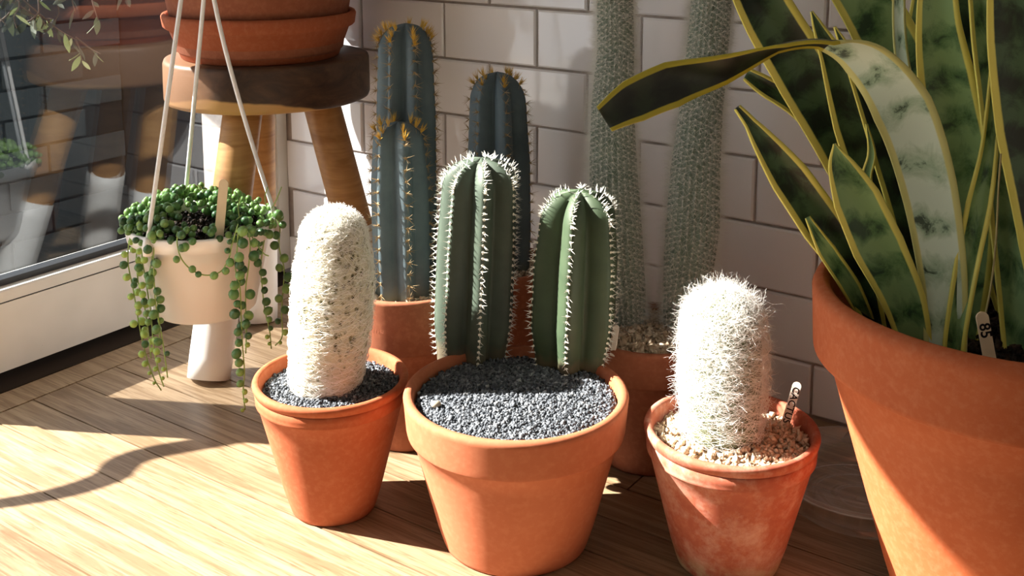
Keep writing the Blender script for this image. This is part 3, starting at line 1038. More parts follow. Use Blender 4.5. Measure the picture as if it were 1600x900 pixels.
# ------------------------------------------------------------------ stool with saucer and pot
def mat_wood(name, c1, c2, c3, scale=(8, 8, 60)):
    t = NT(name)
    co = t.coord('Object', scale)
    n1 = t.noise(co, 1.0, 5, 0.6, 1.5)
    co2 = t.coord('Object')
    n2 = t.noise(co2, 9, 4, 0.6, 0.6)
    c = t.ramp(n1, [(0.32, c1), (0.66, c2)])
    c = t.mix(t.ramp(n2, [(0.5, (0, 0, 0, 1)), (0.68, (0.8, 0.8, 0.8, 1))]), c, c3)
    t.base(c, 0.5, 0.4)
    t.bump(n1, 0.1, 0.001)
    return t.m
def mat_seat():
    t = NT('dark_stool_wood')
    co = t.coord('Object', (14, 14, 30))
    n1 = t.noise(co, 1.0, 6, 0.65, 1.0)
    c = t.ramp(n1, [(0.3, rgb(44, 30, 22)), (0.5, rgb(78, 54, 38)), (0.72, rgb(108, 78, 56))])
    co2 = t.coord('Object')
    sep = t.n('ShaderNodeSeparateXYZ'); t.l(co2, sep.inputs[0])
    n2 = t.noise(co2, 16, 3)
    # pale sapwood along the lower edge of one side
    dx = t.math('MULTIPLY', t.math('ADD', sep.outputs[0], 0.030), 11.0)
    e1 = t.math('SUBTRACT', 1.0, t.math('MULTIPLY', dx, dx))
    zz = t.math('MULTIPLY', t.math('SUBTRACT', -0.044, sep.outputs[2]), 60.0)
    fac = t.math('ADD', t.math('ADD', t.math('MULTIPLY', e1, 0.6), zz), t.math('MULTIPLY', n2, 0.6))
    fac = t.math('MULTIPLY', fac, t.math('GREATER_THAN', 0.0, sep.outputs[1]))
    c = t.mix(t.ramp(fac, [(0.62, (0, 0, 0, 1)), (0.8, (1, 1, 1, 1))]), c, rgb(206, 158, 96))
    # lighter left flank: the sunlit side painted into the wood colour
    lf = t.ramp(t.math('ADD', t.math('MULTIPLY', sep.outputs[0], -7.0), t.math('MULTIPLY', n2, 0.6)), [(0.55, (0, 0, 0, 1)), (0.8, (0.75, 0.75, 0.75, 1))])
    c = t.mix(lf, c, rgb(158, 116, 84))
    t.base(c, 0.5, 0.4)
    t.bump(n1, 0.35, 0.002)
    return t.m
M_SEAT = mat_seat()
M_LEG = mat_wood('honey_leg_wood', rgb(164, 116, 66), rgb(196, 148, 92), rgb(140, 94, 54))
M_DIP = mat_plain('white_dip_paint', rgb(240, 238, 234), 0.4, 0.4, 0.04)
ST = Vector((P(417, 95, 1.50).x, 1.50, 0))
seat_top = P(417, 84, 1.50).z; seat_bot = seat_top - 0.060; seat_r = 155 * PXM(P(417, 84, 1.50))
st = empty('wooden_stool', ST)
tag(st, 'three legged wooden stool with dark slab seat and white dipped feet', 'stool')
def wobs(a, z): return 1 + 0.018 * math.sin(2 * a + 0.6) + 0.012 * math.sin(3 * a + 2) + 0.006 * math.sin(7 * a)
v, f = lathe([(0, -0.060), (seat_r - 0.008, -0.060), (seat_r - 0.002, -0.0575), (seat_r, -0.052), (seat_r, -0.03), (seat_r - 0.0005, -0.006), (seat_r - 0.002, -0.0015), (seat_r - 0.006, 0), (0, 0)], 72, wobs)
link('seat', mesh_of('seat', v, f), M_SEAT, st, (0, 0, seat_top))
fA = F(326, 592); fB = F(600, 528); fC = F(404, 500)
for foot, topo in ((fA, P(381, 165, 1.43)), (fB, P(499, 168, 1.50)), (fC, P(402, 165, 1.56))):
    tp = Vector((topo.x, topo.y, seat_bot + 0.004)) - ST
    ft = Vector((foot.x, foot.y, 0.0)) - ST
    pts = [ft + (tp - ft) * (0.06 + 0.94 * k / 10) for k in range(11)]
    lg = MB().add(*tube(pts, lambda s: 0.0258 - 0.0008 * s, 24)).build('leg', M_LEG, st)
    zc = 0.145 / (seat_bot)
    pts = [ft + Vector((0, 0, 0.0006)) + (tp - ft) * (zc * k / 6) for k in range(7)]
    MB().add(*tube(pts, lambda s: 0.0270 - 0.0004 * s - (0.0008 if s == 0 else 0), 24)).build('white_dip', M_DIP, lg)
# flatten foot bottoms: small pad keeps the leg on the floor
# saucer
sa_c = Vector((P(406, 20, 1.49).x, 1.49, seat_top))
sr = 149 * PXM(P(406, 20, 1.49))
sh = P(406, 16, 1.49).z - seat_top
pr = [(0, 0), (sr * 0.80, 0), (sr * 0.815, 0.0015), (sr * 0.93, sh * 0.66), (sr * 0.965, sh * 0.68), (sr * 0.985, sh * 0.72), (sr, sh - 0.004), (sr - 0.0015, sh - 0.001), (sr - 0.004, sh), (sr - 0.009, sh - 0.002), (sr * 0.90, sh * 0.68), (sr * 0.80, 0.008), (0, 0.008)]
v, f = lathe(pr, 80)
tag(link('saucer', mesh_of('saucer', v, f), M_TERRA, None, sa_c), 'terracotta saucer on the wooden stool', 'saucer')
# pot standing in the saucer
pc = Vector((sa_c.x, sa_c.y, seat_top + 0.008))
pr_b = 128 * PXM(P(406, 20, 1.49)); pr_t = pr_b * 1.28; ph_ = 0.19
v, f = lathe([(0, 0), (pr_b - 0.003, 0), (pr_b, 0.003), (pr_t - 0.008, ph_ - 0.05), (pr_t - 0.001, ph_ - 0.047), (pr_t, ph_ - 0.003), (pr_t - 0.003, ph_), (pr_t - 0.010, ph_), (pr_t - 0.013, ph_ - 0.05), (pr_b - 0.01, 0.01), (0, 0.01)], 80)
tag(link('terracotta_pot', mesh_of('terracotta_pot', v, f), M_TERRA_D, None, pc), 'terracotta pot standing in the saucer on the stool', 'pot')
add_gravel('potting_soil', pc, pc.z + ph_ - 0.03, pr_t - 0.016, 900, 0.004, M_SOIL, 'dark soil in the pot on the stool')

# ------------------------------------------------------------------ hanging planter
PY = 1.29
pl = P(315, 342, PY)
prt = 115 * PXM(pl); plb = P(317, 480, PY)
prb = 78 * PXM(plb); phh = pl.z - plb.z
M_PLANTER = mat_plain('white_plastic', rgb(242, 238, 234), 0.35, 0.5)
pe = empty('hanging_planter', (pl.x, PY, plb.z))
tag(pe, 'white plastic hanging planter on three thin cords', 'planter')
rims = 0.018
v, f = lathe([(0, 0), (prb - 0.004, 0), (prb, 0.004), (prt - 0.008, phh - rims), (prt - 0.002, phh - rims + 0.001), (prt, phh - 0.002), (prt - 0.001, phh), (prt - 0.004, phh), (prt - 0.006, phh - 0.004), (prt - 0.011, phh - rims), (prb - 0.004, 0.006), (0, 0.006)], 72)
link('bowl', mesh_of('bowl', v, f), M_PLANTER, pe)
M_CORD = mat_plain('white_cord', rgb(242, 241, 240), 0.45)
org_ = Vector((pl.x, PY, plb.z))
for ang, htop, bow in ((-117, P(309, -190, PY - 0.02), 0.0), (119, P(336, -190, PY + 0.02), 0.0), (8, P(300, -190, PY), -0.010)):
    a = math.radians(ang)
    hook = htop - org_
    q = Vector(((prt - 0.001) * math.cos(a), (prt - 0.001) * math.sin(a), phh - 0.002))
    pts = smooth_path([q, q.lerp(hook, 0.3) + Vector((bow * 0.8, 0, 0)), q.lerp(hook, 0.6) + Vector((bow, 0, 0)), hook], 7)
    cd = MB().add(*tube(pts, 0.0027, 8)).build('cord', M_CORD, pe)
    n = Vector((math.cos(a), math.sin(a), 0)); tx = Vector((-n.y, n.x, 0))
    lug = [q + n * 0.001 + Vector((0, 0, -0.017)), q + n * 0.0015 + Vector((0, 0, -0.006)), q + n * 0.001 + Vector((0, 0, 0.004))]
    MB().add(*tube(lug, lambda s: 0.0055 if s < 0.9 else 0.0035, 10)).build('lug', M_PLANTER, pe)
# soil of the planter
add_gravel('potting_soil', Vector((pl.x, PY, 0)), pl.z - 0.012, prt - 0.010, 700, 0.003, M_SOIL, 'dark soil in the white hanging planter')

# string of pearls
M_PEARL = NT('pearl_skin')
_i = M_PEARL.n('ShaderNodeObjectInfo')
_c = M_PEARL.ramp(_i.outputs['Random'], [(0, rgb(50, 84, 50)), (0.5, rgb(74, 114, 60)), (1, rgb(116, 150, 80))])
M_PEARL.base(_c, 0.4, 0.45)
M_PEARL.bsdf.inputs['Subsurface Weight'].default_value = 0.0
M_PEARL = M_PEARL.m
M_PEARL_Y = mat_plain('pale_pearl_skin', rgb(160, 190, 96), 0.4, 0.45, 0.15, 100)
M_STEM = mat_plain('green_stem', rgb(142, 168, 92), 0.6)
sop = empty('string_of_pearls', (pl.x, PY, pl.z))
tag(sop, 'string of pearls succulent trailing from the white hanging planter', 'succulent')
o0 = Vector((pl.x, PY, pl.z))
pv, pf = lathe([(0, -1), (0.5, -0.86), (0.87, -0.5), (1, 0), (0.87, 0.5), (0.5, 0.86), (0.13, 1.02), (0, 1.16)], 12)
pearl_me = mesh_of('pearl', pv, pf); pearl_me.materials.append(M_PEARL)
pearl_me2 = mesh_of('pearl', pv, pf); pearl_me2.materials.append(M_PEARL_Y)
npearl = [0]
def pearl(p, r, me=None):
    o = link('pearl', me or pearl_me, None, sop, p)
    o.scale = (r, r, r * random.uniform(0.95, 1.1))
    o.rotation_euler = (random.uniform(-1, 1), random.uniform(-1, 1), 0)
    npearl[0] += 1
strands = [  # (pixel path, depth, spacing px, radius px, pale)
    ([(218, 344), (203, 372), (200, 410), (208, 452), (216, 500), (226, 548), (240, 590), (252, 610)], 1.235, 15, 6.0, 1),
    ([(232, 358), (222, 395), (228, 440), (236, 490), (240, 540), (248, 580), (256, 604)], 1.222, 15, 6.2, 1),
    ([(228, 350), (214, 390), (216, 440), (226, 480), (232, 520), (236, 560)], 1.245, 17, 6.4, 1),
    ([(244, 360), (240, 400), (241, 440), (244, 480), (252, 520), (258, 560), (262, 590)], 1.210, 21, 7.0, 0),
    ([(236, 362), (238, 400), (234, 430), (244, 455), (248, 500), (250, 540)], 1.216, 19, 6.8, 0),
    ([(278, 362), (277, 382), (284, 405), (300, 422), (322, 430), (345, 424), (358, 402), (362, 384), (372, 350)], 1.200, 18, 6.2, 0),
    ([(372, 356), (371, 385), (368, 420), (375, 450), (377, 500), (379, 540), (382, 580), (380, 612), (383, 640)], 1.200, 16, 7.6, 0),
    ([(388, 354), (391, 385), (388, 420), (384, 450), (384, 490), (385, 520), (384, 552)], 1.208, 17, 7.8, 0),
    ([(424, 330), (437, 352), (436, 385), (444, 420), (442, 455), (440, 490), (441, 525), (430, 540)], 1.285, 17, 7.6, 0),
    ([(418, 345), (408, 410), (410, 450), (414, 485), (421, 515), (424, 545)], 1.265, 16, 6.8, 0),
    ([(388, 360), (400, 380), (412, 396), (420, 400)], 1.215, 14, 5.0, 0),
]
for pth, D, spc, rp, pale in strands:
    pts = [P(u, v, D) - o0 for u, v in pth]
    sp = smooth_path(pts, 6)
    MB().add(*tube(sp, 0.0008, 5)).build('strand', M_STEM, sop)
    acc, nxt = 0.0, 0.004
    tot = sum((b - a).length for a, b in zip(sp, sp[1:]))
    run = 0.0
    for a, b in zip(sp, sp[1:]):
        d = (b - a).length
        while run + d >= nxt:
            t = (nxt - run) / d
            q = a.lerp(b, t)
            fr = nxt / tot
            taper = 1.0 if fr < 0.7 else 1.0 - 0.55 * (fr - 0.7) / 0.3
            r = rp * 0.00074 * random.uniform(0.8, 1.12) * taper
            sx = random.choice((-1, 1))
            pearl(q + Vector((sx * r * random.uniform(0.6, 1.2), -r * random.uniform(0.2, 0.8), random.uniform(-.001, .001))), r,
                  pearl_me2 if (pale and random.random() < 0.75) or fr > 0.86 else None)
            nxt += spc * 0.00074 * random.uniform(0.8, 1.25)
        run += d
# mound on top: nearest ones single, rest joined
mound = []
tries = 0
while len(mound) < 330 and tries < 20000:
    tries += 1
    a = random.uniform(0, 2 * math.pi); rr = (prt + 0.004) * math.sqrt(random.random())
    x, y = rr * math.cos(a), rr * math.sin(a)
    # dark hollow near the front middle where soil shows
    if (x - 0.004) ** 2 / 0.024 ** 2 + (y + 0.045) ** 2 / 0.022 ** 2 < 1 and random.random() < 0.93: continue
    k = rr / prt
    top = 0.026 * (1 - k ** 3) + 0.004 * math.sin(40 * x + 2) + (0.008 if (x < -0.02) else 0.0)
    z = random.uniform(top - 0.016, top) if k < 0.85 else random.uniform(-0.006, top + 0.006)
    r = random.uniform(0.0036, 0.0052)
    if any((x - m[0]) ** 2 + (y - m[1]) ** 2 + (z - m[2]) ** 2 < (0.82 * (r + m[3])) ** 2 for m in mound): continue
    mound.append((x, y, z, r))
mound.sort(key=lambda m: m[1] - 1.2 * m[2])
room = max(0, 298 - npearl[0])
rest = MB()
for i, (x, y, z, r) in enumerate(mound):
    if i < room:
        pearl(Vector((x, y, z)), r)
    else:
        rest.add([(x + r * a, y + r * b, z + r * c) for a, b, c in pv], pf)
if rest.v:
    tag(rest.build('pearl_mass', M_PEARL, sop), kind='stuff')
for pth in ([(424, 326), (432, 312), (440, 292)], [(416, 322), (414, 308), (418, 292)], [(374, 340), (372, 322), (376, 308)], [(350, 362), (364, 348), (378, 336)]):
    MB().add(*tube(smooth_path([P(u, v, 1.24) - o0 for u, v in pth], 5), 0.0007, 5)).build('strand', M_STEM, sop)

# ------------------------------------------------------------------ plant markers
M_MARK = mat_plain('birch_marker', rgb(226, 204, 168), 0.7, 0.3, 0.08, 60)
M_MARK_W = mat_plain('whitened_marker', rgb(236, 226, 212), 0.6, 0.3, 0.06, 60)
M_INK = mat_plain('black_ink', rgb(22, 16, 18), 0.7, 0.2)
def text_mesh(s, size, bold=0.0):
    cu = bpy.data.curves.new('text', 'FONT')
    cu.body = s; cu.size = size; cu.align_x = 'LEFT'; cu.align_y = 'CENTER'; cu.offset = bold; cu.resolution_u = 3
    o = bpy.data.objects.new('text_tmp', cu); COL.objects.link(o)
    dg = bpy.context.evaluated_depsgraph_get()
    me = bpy.data.meshes.new_from_object(o.evaluated_get(dg))
    bpy.data.objects.remove(o); bpy.data.curves.remove(cu)
    me.materials.clear(); me.name = 'lettering'
    return me
def marker(bot, top, w, label, mat, face=None, text=None, tsize=0.0, tstart=0.0, bold=0.0):
    """flat stick from bot (buried) to top, lettering runs down from the top"""
    ax = (top - bot); L = ax.length; ax.normalize()
    face = face or Vector((0, -1, 0.15))
    n = (face - ax * face.dot(ax)).normalized()
    x = ax.cross(n) * -1
    x = n.cross(ax) * -1                     # right-hand side seen from the front
    M = Matrix((x, -n, ax)).transposed().to_4x4(); M.translation = bot
    e = bpy.data.objects.new('plant_marker', None); e.empty_display_size = 0.01; e.matrix_world = M; COL.objects.link(e)
    tag(e, label, 'plant marker')
    out = [(-w / 2, 0), (w / 2, 0)] + [(w / 2 * math.cos(t), L - w / 2 + w / 2 * math.sin(t)) for t in [math.pi * k / 10 for k in range(11)]]
    m = len(out); th = 0.0008
    v = [(a, -th, b) for a, b in out] + [(a, th, b) for a, b in out]
    f = [tuple(range(m)), tuple(range(2 * m - 1, m - 1, -1))] + [(i, m + i, m + (i + 1) % m, (i + 1) % m) for i in range(m)]
    link('stick', mesh_of('stick', v, f, False), mat, e)
    if text:
        me = text_mesh(text, tsize, bold)
        # text x axis -> down the stick, text y axis -> right
        R = Matrix(((0, 1, 0), (0, 0, -1), (-1, 0, 0))).to_4x4()
        me.transform(Matrix.Translation((0, -th - 0.0002, L - tstart)) @ R)
        link('lettering', me, M_INK, e)
    return e
marker(P(339, 368, 1.225) + Vector((0, 0, -0.02)), P(350, 280, 1.235), 0.0105, 'blank wooden plant marker in the white hanging planter', M_MARK)
marker(F(1224, 672, zR), P(1247, 597, cR.y + 0.035), 0.0078, 'wooden plant marker lettered CACTUS in the weathered pot', M_MARK_W, Vector((-0.25, -1, 0.2)), 'CACTUS', 0.0088, 0.0048, 0.00012)
marker(P(1549, 575, 0.81), P(1533, 487, 0.815), 0.0095, 'wooden plant marker numbered 85 in the snake plant pot', M_MARK, None, '85', 0.0118, 0.0088, 0.00025)
marker(P(957, 556, cB3.y - 0.060), P(964, 508, cB3.y - 0.058), 0.0052, 'narrow white plant marker at the edge of the silvery columns pot', M_MARK_W, Vector((-0.6, -1, 0)))

# ------------------------------------------------------------------ snake plant
def mat_leaf(name, dark, mid, pale, edge, pale_amt):
    t = NT(name)
    tc = t.n('ShaderNodeTexCoord')
    sep = t.n('ShaderNodeSeparateXYZ'); t.l(tc.outputs['UV'], sep.inputs[0])
    mp = t.n('ShaderNodeMapping'); mp.inputs['Scale'].default_value = (2.2, 46, 1)
    t.l(tc.outputs['UV'], mp.inputs[0])
    info = t.n('ShaderNodeObjectInfo')
    cmb = t.n('ShaderNodeCombineXYZ'); t.l(t.math('MULTIPLY', info.outputs['Random'], 30), cmb.inputs[1])
    ad = t.n('ShaderNodeVectorMath', operation='ADD'); t.l(mp.outputs[0], ad.inputs[0]); t.l(cmb.outputs[0], ad.inputs[1])
    n1 = t.noise(ad.outputs[0], 1.0, 6, 0.68, 0.6)
    wv = t.n('ShaderNodeTexWave', bands_direction='Y'); wv.inputs['Scale'].default_value = 0.16; wv.inputs['Distortion'].default_value = 6.0
    wv.inputs['Detail'].default_value = 4; wv.inputs['Detail Scale'].default_value = 1.2
    t.l(ad.outputs[0], wv.inputs['Vector'])
    pat = t.math('ADD', t.math('MULTIPLY', n1, 0.75), t.math('MULTIPLY', wv.outputs['Fac'], 0.25))
    c = t.ramp(pat, [(0.38 - pale_amt, dark), (0.46 - pale_amt, mid), (0.60 - pale_amt * 0.5, pale)])
    x = t.math('ABSOLUTE', t.math('SUBTRACT', sep.outputs[0], 0.5))
    x = t.math('ADD', x, t.math('MULTIPLY', t.math('SUBTRACT', n1, 0.5), 0.02))
    c = t.mix(t.ramp(x, [(0.372, (0, 0, 0, 1)), (0.395, (1, 1, 1, 1))]), c, edge)
    t.base(c, 0.42, 0.4)
    return t.m
EDGE = rgb(222, 212, 104)
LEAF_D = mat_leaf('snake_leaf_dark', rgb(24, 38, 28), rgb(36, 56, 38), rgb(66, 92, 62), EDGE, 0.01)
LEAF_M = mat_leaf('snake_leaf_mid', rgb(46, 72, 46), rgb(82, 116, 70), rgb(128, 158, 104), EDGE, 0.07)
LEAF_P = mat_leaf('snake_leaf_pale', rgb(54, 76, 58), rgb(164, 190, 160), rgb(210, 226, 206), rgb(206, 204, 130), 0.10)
LEAF_DD = mat_leaf('snake_leaf_darkest', rgb(16, 22, 14), rgb(22, 30, 20), rgb(34, 44, 28), rgb(176, 164, 46), 0.0)  # darkest leaf tone, used on the arching leaf beyond its fold
sp_root = empty('snake_plant', (cS.x, cS.y, zS))
tag(sp_root, 'snake plant with yellow edged leaves in the largest pot', 'snake plant')
so = Vector((cS.x, cS.y, zS))
def leaf(st, mat, fold=0.25, flip=1, mat2=None, from2=0.5):
    """st: (u, v, Y, visible half-width px, depth share -1..1) from base to tip"""
    foot = P(st[0][0], st[0][1], st[0][2])
    foot = Vector((foot.x + (cS.x - foot.x) * 0.12, foot.y + (cS.y - foot.y) * 0.12, min(zS - 0.004, foot.z - 0.02)))
    C = smooth_path([foot] + [P(a[0], a[1], a[2]) for a in st], 7)
    st = [st[0]] + list(st)
    n = len(C)
    par = [i / (n - 1) * (len(st) - 1) for i in range(n)]
    hw = [np.interp(q, range(len(st)), [a[3] for a in st]) for q in par]
    dp = [np.interp(q, range(len(st)), [(a[4] if len(a) > 4 else 0.0) for a in st]) for q in par]
    NX = 9
    v, uv = [], []
    L = 0.0
    for i in range(n):
        if i: L += (C[i] - C[i - 1]).length
        t = (C[min(i + 1, n - 1)] - C[max(i - 1, 0)]).normalized()
        view = (C[i] - Vector((0, 0, CAMH))).normalized()
        wdir = t.cross(view).normalized() * flip
        w = hw[i] * PXM(C[i])
        wv = wdir * w + Vector((0, 1, 0)) * (dp[i] * 0.022)
        nrm = wv.cross(t).normalized()
        if nrm.dot(view) > 0: nrm = -nrm
        for k in range(NX):
            x = k / (NX - 1) * 2 - 1
            v.append(C[i] + wv * x - nrm * (fold * wv.length * (1 - x * x)) + nrm * fold * wv.length * 0.5 - so)
            uv.append((k / (NX - 1), L))
    f = [(i * NX + k, i * NX + k + 1, (i + 1) * NX + k + 1, (i + 1) * NX + k) for i in range(n - 1) for k in range(NX - 1)]
    me = mesh_of('leaf', v, f)
    ul = me.uv_layers.new(name='UVMap')
    for lp in me.loops: ul.data[lp.index].uv = uv[lp.vertex_index]
    o = link('leaf', me, mat, sp_root)
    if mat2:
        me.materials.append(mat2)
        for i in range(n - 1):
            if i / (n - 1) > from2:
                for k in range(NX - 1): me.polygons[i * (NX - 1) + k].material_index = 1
    md = o.modifiers.new('thick', 'SOLIDIFY'); md.thickness = 0.0022; md.offset = 0
    return o
# back leaves
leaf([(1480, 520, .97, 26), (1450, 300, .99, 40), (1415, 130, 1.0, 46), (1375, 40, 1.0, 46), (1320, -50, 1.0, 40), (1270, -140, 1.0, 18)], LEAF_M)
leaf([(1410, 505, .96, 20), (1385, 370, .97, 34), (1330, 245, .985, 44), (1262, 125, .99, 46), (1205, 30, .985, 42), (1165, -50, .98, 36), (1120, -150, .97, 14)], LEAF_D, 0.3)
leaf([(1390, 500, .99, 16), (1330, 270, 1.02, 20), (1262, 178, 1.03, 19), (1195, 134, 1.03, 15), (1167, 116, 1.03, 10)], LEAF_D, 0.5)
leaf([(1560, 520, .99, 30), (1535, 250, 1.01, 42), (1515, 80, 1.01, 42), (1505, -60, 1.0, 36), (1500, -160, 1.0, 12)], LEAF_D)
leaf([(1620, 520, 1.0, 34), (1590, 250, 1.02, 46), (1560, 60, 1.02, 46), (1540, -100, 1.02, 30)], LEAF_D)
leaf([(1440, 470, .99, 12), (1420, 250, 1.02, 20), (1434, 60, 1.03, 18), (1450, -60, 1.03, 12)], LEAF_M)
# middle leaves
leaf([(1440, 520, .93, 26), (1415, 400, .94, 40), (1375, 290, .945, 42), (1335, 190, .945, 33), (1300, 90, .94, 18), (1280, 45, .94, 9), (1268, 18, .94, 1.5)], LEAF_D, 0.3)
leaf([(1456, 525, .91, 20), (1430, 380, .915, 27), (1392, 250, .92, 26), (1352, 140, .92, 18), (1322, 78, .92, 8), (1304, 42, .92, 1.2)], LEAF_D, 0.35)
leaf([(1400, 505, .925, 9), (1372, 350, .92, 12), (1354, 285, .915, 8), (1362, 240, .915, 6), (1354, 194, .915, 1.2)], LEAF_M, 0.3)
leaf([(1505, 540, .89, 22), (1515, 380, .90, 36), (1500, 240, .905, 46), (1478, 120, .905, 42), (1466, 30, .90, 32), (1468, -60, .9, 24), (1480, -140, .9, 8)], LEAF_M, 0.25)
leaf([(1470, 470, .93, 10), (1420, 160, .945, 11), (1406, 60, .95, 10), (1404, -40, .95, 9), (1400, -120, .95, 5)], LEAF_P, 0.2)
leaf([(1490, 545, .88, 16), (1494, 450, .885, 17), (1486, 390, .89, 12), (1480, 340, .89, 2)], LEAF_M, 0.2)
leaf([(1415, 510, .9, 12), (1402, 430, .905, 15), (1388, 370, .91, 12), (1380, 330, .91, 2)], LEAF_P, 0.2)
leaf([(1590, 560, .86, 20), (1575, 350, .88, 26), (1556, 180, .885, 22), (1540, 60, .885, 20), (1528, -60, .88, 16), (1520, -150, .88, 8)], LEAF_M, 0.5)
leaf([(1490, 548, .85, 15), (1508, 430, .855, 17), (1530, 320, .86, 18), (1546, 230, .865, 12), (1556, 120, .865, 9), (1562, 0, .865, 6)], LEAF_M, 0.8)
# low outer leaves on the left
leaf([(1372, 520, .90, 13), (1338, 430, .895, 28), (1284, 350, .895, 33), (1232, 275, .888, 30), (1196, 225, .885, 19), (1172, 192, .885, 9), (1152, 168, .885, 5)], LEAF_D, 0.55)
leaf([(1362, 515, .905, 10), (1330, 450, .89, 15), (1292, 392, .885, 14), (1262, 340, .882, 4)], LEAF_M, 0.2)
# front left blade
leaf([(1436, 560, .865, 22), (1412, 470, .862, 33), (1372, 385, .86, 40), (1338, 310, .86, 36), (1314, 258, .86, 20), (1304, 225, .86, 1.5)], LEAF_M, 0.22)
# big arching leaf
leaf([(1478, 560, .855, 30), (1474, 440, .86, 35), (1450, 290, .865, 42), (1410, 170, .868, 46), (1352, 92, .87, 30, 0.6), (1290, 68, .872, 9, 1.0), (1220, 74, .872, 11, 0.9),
      (1130, 108, .872, 26, 0.4), (1050, 132, .87, 36), (990, 158, .87, 34), (944, 186, .868, 22)], LEAF_P, 0.18, 1, LEAF_DD, 0.52)
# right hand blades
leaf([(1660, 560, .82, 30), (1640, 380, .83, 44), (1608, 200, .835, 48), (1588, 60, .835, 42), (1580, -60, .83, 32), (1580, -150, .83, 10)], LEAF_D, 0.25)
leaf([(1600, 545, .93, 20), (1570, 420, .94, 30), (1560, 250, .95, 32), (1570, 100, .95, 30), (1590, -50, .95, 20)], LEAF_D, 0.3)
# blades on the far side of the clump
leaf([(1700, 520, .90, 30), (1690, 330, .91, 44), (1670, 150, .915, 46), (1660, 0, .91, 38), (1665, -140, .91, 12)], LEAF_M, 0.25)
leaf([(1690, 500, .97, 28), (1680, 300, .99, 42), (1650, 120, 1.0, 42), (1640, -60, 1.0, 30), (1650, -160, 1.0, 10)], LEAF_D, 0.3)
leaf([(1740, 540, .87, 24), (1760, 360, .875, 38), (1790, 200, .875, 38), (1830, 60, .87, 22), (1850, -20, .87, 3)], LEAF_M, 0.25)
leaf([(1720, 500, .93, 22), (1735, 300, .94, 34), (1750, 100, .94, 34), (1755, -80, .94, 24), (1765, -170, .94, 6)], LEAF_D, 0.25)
# dry thread-like stem
MB().add(*tube(smooth_path([P(u, v, .83) - so for u, v in ((1538, 500), (1548, 450), (1556, 380), (1560, 300), (1564, 240))], 5), 0.0008, 5)).build('dry_stem', mat_plain('dry_stem', rgb(150, 136, 90), 0.8), sp_root)

# ------------------------------------------------------------------ clear plastic saucer
M_CLEAR = mat_glass('clear_plastic', (0.95, 0.95, 0.94, 1), 0.06, 0.9, 0.03)
_nt = M_CLEAR.node_tree
_mix = [n for n in _nt.nodes if n.type == 'MIX_SHADER'][0]
_df = _nt.nodes.new('ShaderNodeBsdfDiffuse'); _df.inputs[0].default_value = (0.85, 0.85, 0.84, 1)
_m2 = _nt.nodes.new('ShaderNodeMixShader'); _m2.inputs[0].default_value = 0.13
_nt.links.new(_mix.outputs[0], _m2.inputs[1]); _nt.links.new(_df.outputs[0], _m2.inputs[2])
_nt.links.new(_m2.outputs[0], [n for n in _nt.nodes if n.type == 'OUTPUT_MATERIAL'][0].inputs[0])
pcs = Vector((0.347, 1.036, 0))
crs = 0.089
pr = [(0, 0.001), (crs * 0.20, 0.001), (crs * 0.22, 0.003), (crs * 0.25, 0.003), (crs * 0.27, 0.001), (crs * 0.44, 0.001), (crs * 0.46, 0.0035), (crs * 0.50, 0.0035), (crs * 0.52, 0.001),
      (crs * 0.66, 0.001), (crs * 0.68, 0.004), (crs * 0.72, 0.004), (crs * 0.74, 0.001), (crs * 0.80, 0.001), (crs * 0.83, 0.003), (crs * 0.95, 0.030), (crs * 0.975, 0.0295), (crs * 0.995, 0.0305), (crs, 0.0325), (crs * 0.99, 0.0345), (crs * 0.965, 0.035), (crs * 0.945, 0.0335), (crs * 0.935, 0.030), (crs * 0.90, 0.020)]
v, f = lathe(pr, 72)
tag(link('clear_saucer', mesh_of('clear_saucer', v, f), M_CLEAR, None, (pcs.x, pcs.y, 0.0005)), 'clear ridged plastic saucer lying on the floor beside the largest pot', 'saucer')

# ------------------------------------------------------------------ olive shrub outside the glass
M_TWIG = mat_plain('olive_twig', rgb(74, 62, 52), 0.9)
M_OLIVE = NT('olive_leaf')
_i = M_OLIVE.n('ShaderNodeObjectInfo')
M_OLIVE.base(M_OLIVE.ramp(_i.outputs['Random'], [(0, rgb(44, 50, 44)), (0.55, rgb(78, 84, 66)), (0.9, rgb(128, 140, 84)), (1, rgb(176, 172, 130))]), 0.6, 0.3); M_OLIVE = M_OLIVE.m
OD = 1.95
ob = P(60, -160, OD)
olive = empty('olive_shrub', (ob.x, ob.y, -0.55)); tag(olive, 'olive shrub with thin drooping twigs outside the window', 'shrub')
oo = Vector((ob.x, ob.y, -0.55))
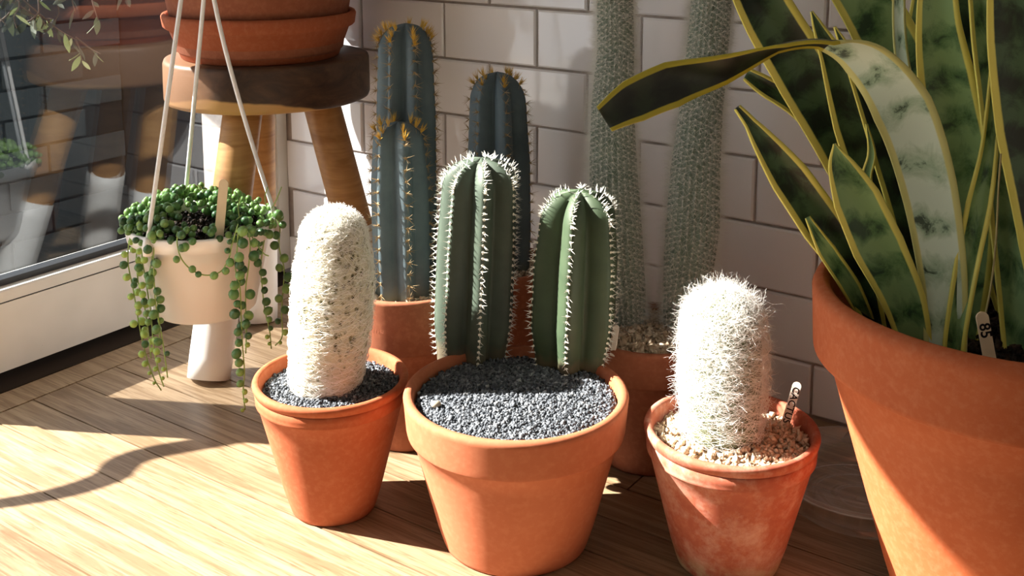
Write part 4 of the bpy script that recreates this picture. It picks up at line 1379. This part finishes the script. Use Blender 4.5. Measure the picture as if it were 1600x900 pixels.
# trunk rises out of the ground, off to the left of the view
tr = [P(-330, 700, 2.3), P(-310, 300, 2.25), P(-250, 0, 2.2), P(-120, -190, 2.1), P(20, -230, OD)]
tr[0].z = -0.55
MB().add(*tube(smooth_path([p - oo for p in tr], 6), lambda s: 0.02 - 0.014 * s, 8)).build('trunk', M_TWIG, olive)
br = [tr[3], Vector((-1.04, 1.75, .66)), Vector((-.97, 1.45, .60)), Vector((-.95, 1.285, .50)), Vector((-.95, 1.20, .40)), Vector((-.95, 1.15, .385)), Vector((-.95, 1.105, .345)), Vector((-.97, 1.06, .28))]
MB().add(*tube(smooth_path([p - oo for p in br], 6), lambda s: 0.013 - 0.006 * max(0, s - 0.7) / 0.3, 8)).build('shadow_branch', M_TWIG, olive)  # added out of view, bent so its shadow curves across the floor
lv, lf = [], []
for i in range(6):
    s = i / 5
    w = 0.16 * math.sin(math.pi * (s * 0.94 + 0.03))
    for x in (-1, 0, 1): lv.append((x * w, s, 0.03 * (1 - abs(x)) + 0.1 * s * s))
for i in range(5):
    for k in range(2): lf.append((i * 3 + k, i * 3 + k + 1, i * 3 + k + 4, i * 3 + k + 3))
olive_me = mesh_of('leaf', lv, lf); olive_me.materials.append(M_OLIVE)
twigs = [
    [(-20, -120), (-10, 0), (20, -10), (60, 20), (90, 45), (118, 62)],
    [(118, 62), (124, 75), (128, 95)], [(118, 58), (140, 75), (157, 84)],
    [(120, -150), (132, -60), (142, -10), (148, 15), (154, 32)],
    [(-30, 60), (0, 34), (20, 12), (40, -40), (60, -160)],
    [(40, -160), (55, -60), (60, 0), (62, 25), (72, 40)],
    [(90, -160), (100, -60), (110, -10), (118, 20)],
    [(180, -160), (190, -60), (196, -8), (200, 10)],
    [(60, 20), (50, 30), (40, 34)], [(10, -150), (14, -40), (30, 5), (22, 26), (26, 44)], [(-60, -100), (-20, -20), (30, 8), (58, 26), (84, 30)], [(70, -150), (78, -30), (92, 14), (86, 34)], [(0, -160), (40, -20), (46, 14), (56, 40)],
    [(-40, -140), (-30, -40), (-12, 10), (10, 40)],
]
for tw in twigs:
    D = OD + random.uniform(-0.05, 0.08)
    pts = smooth_path([P(u, v, D) - oo for u, v in tw], 5)
    MB().add(*tube(pts, lambda s: 0.0022 - 0.0012 * s, 5)).build('twig', M_TWIG, olive)
    for i in range(1, len(pts)):
        if random.random() < 0.42:
            o = link('leaf', olive_me, None, olive, pts[i])
            L = random.uniform(0.020, 0.040)
            o.scale = (L, L, L)
            o.rotation_euler = (random.uniform(-2.6, -0.6), random.uniform(-0.8, 0.8), random.uniform(0, 6.28))
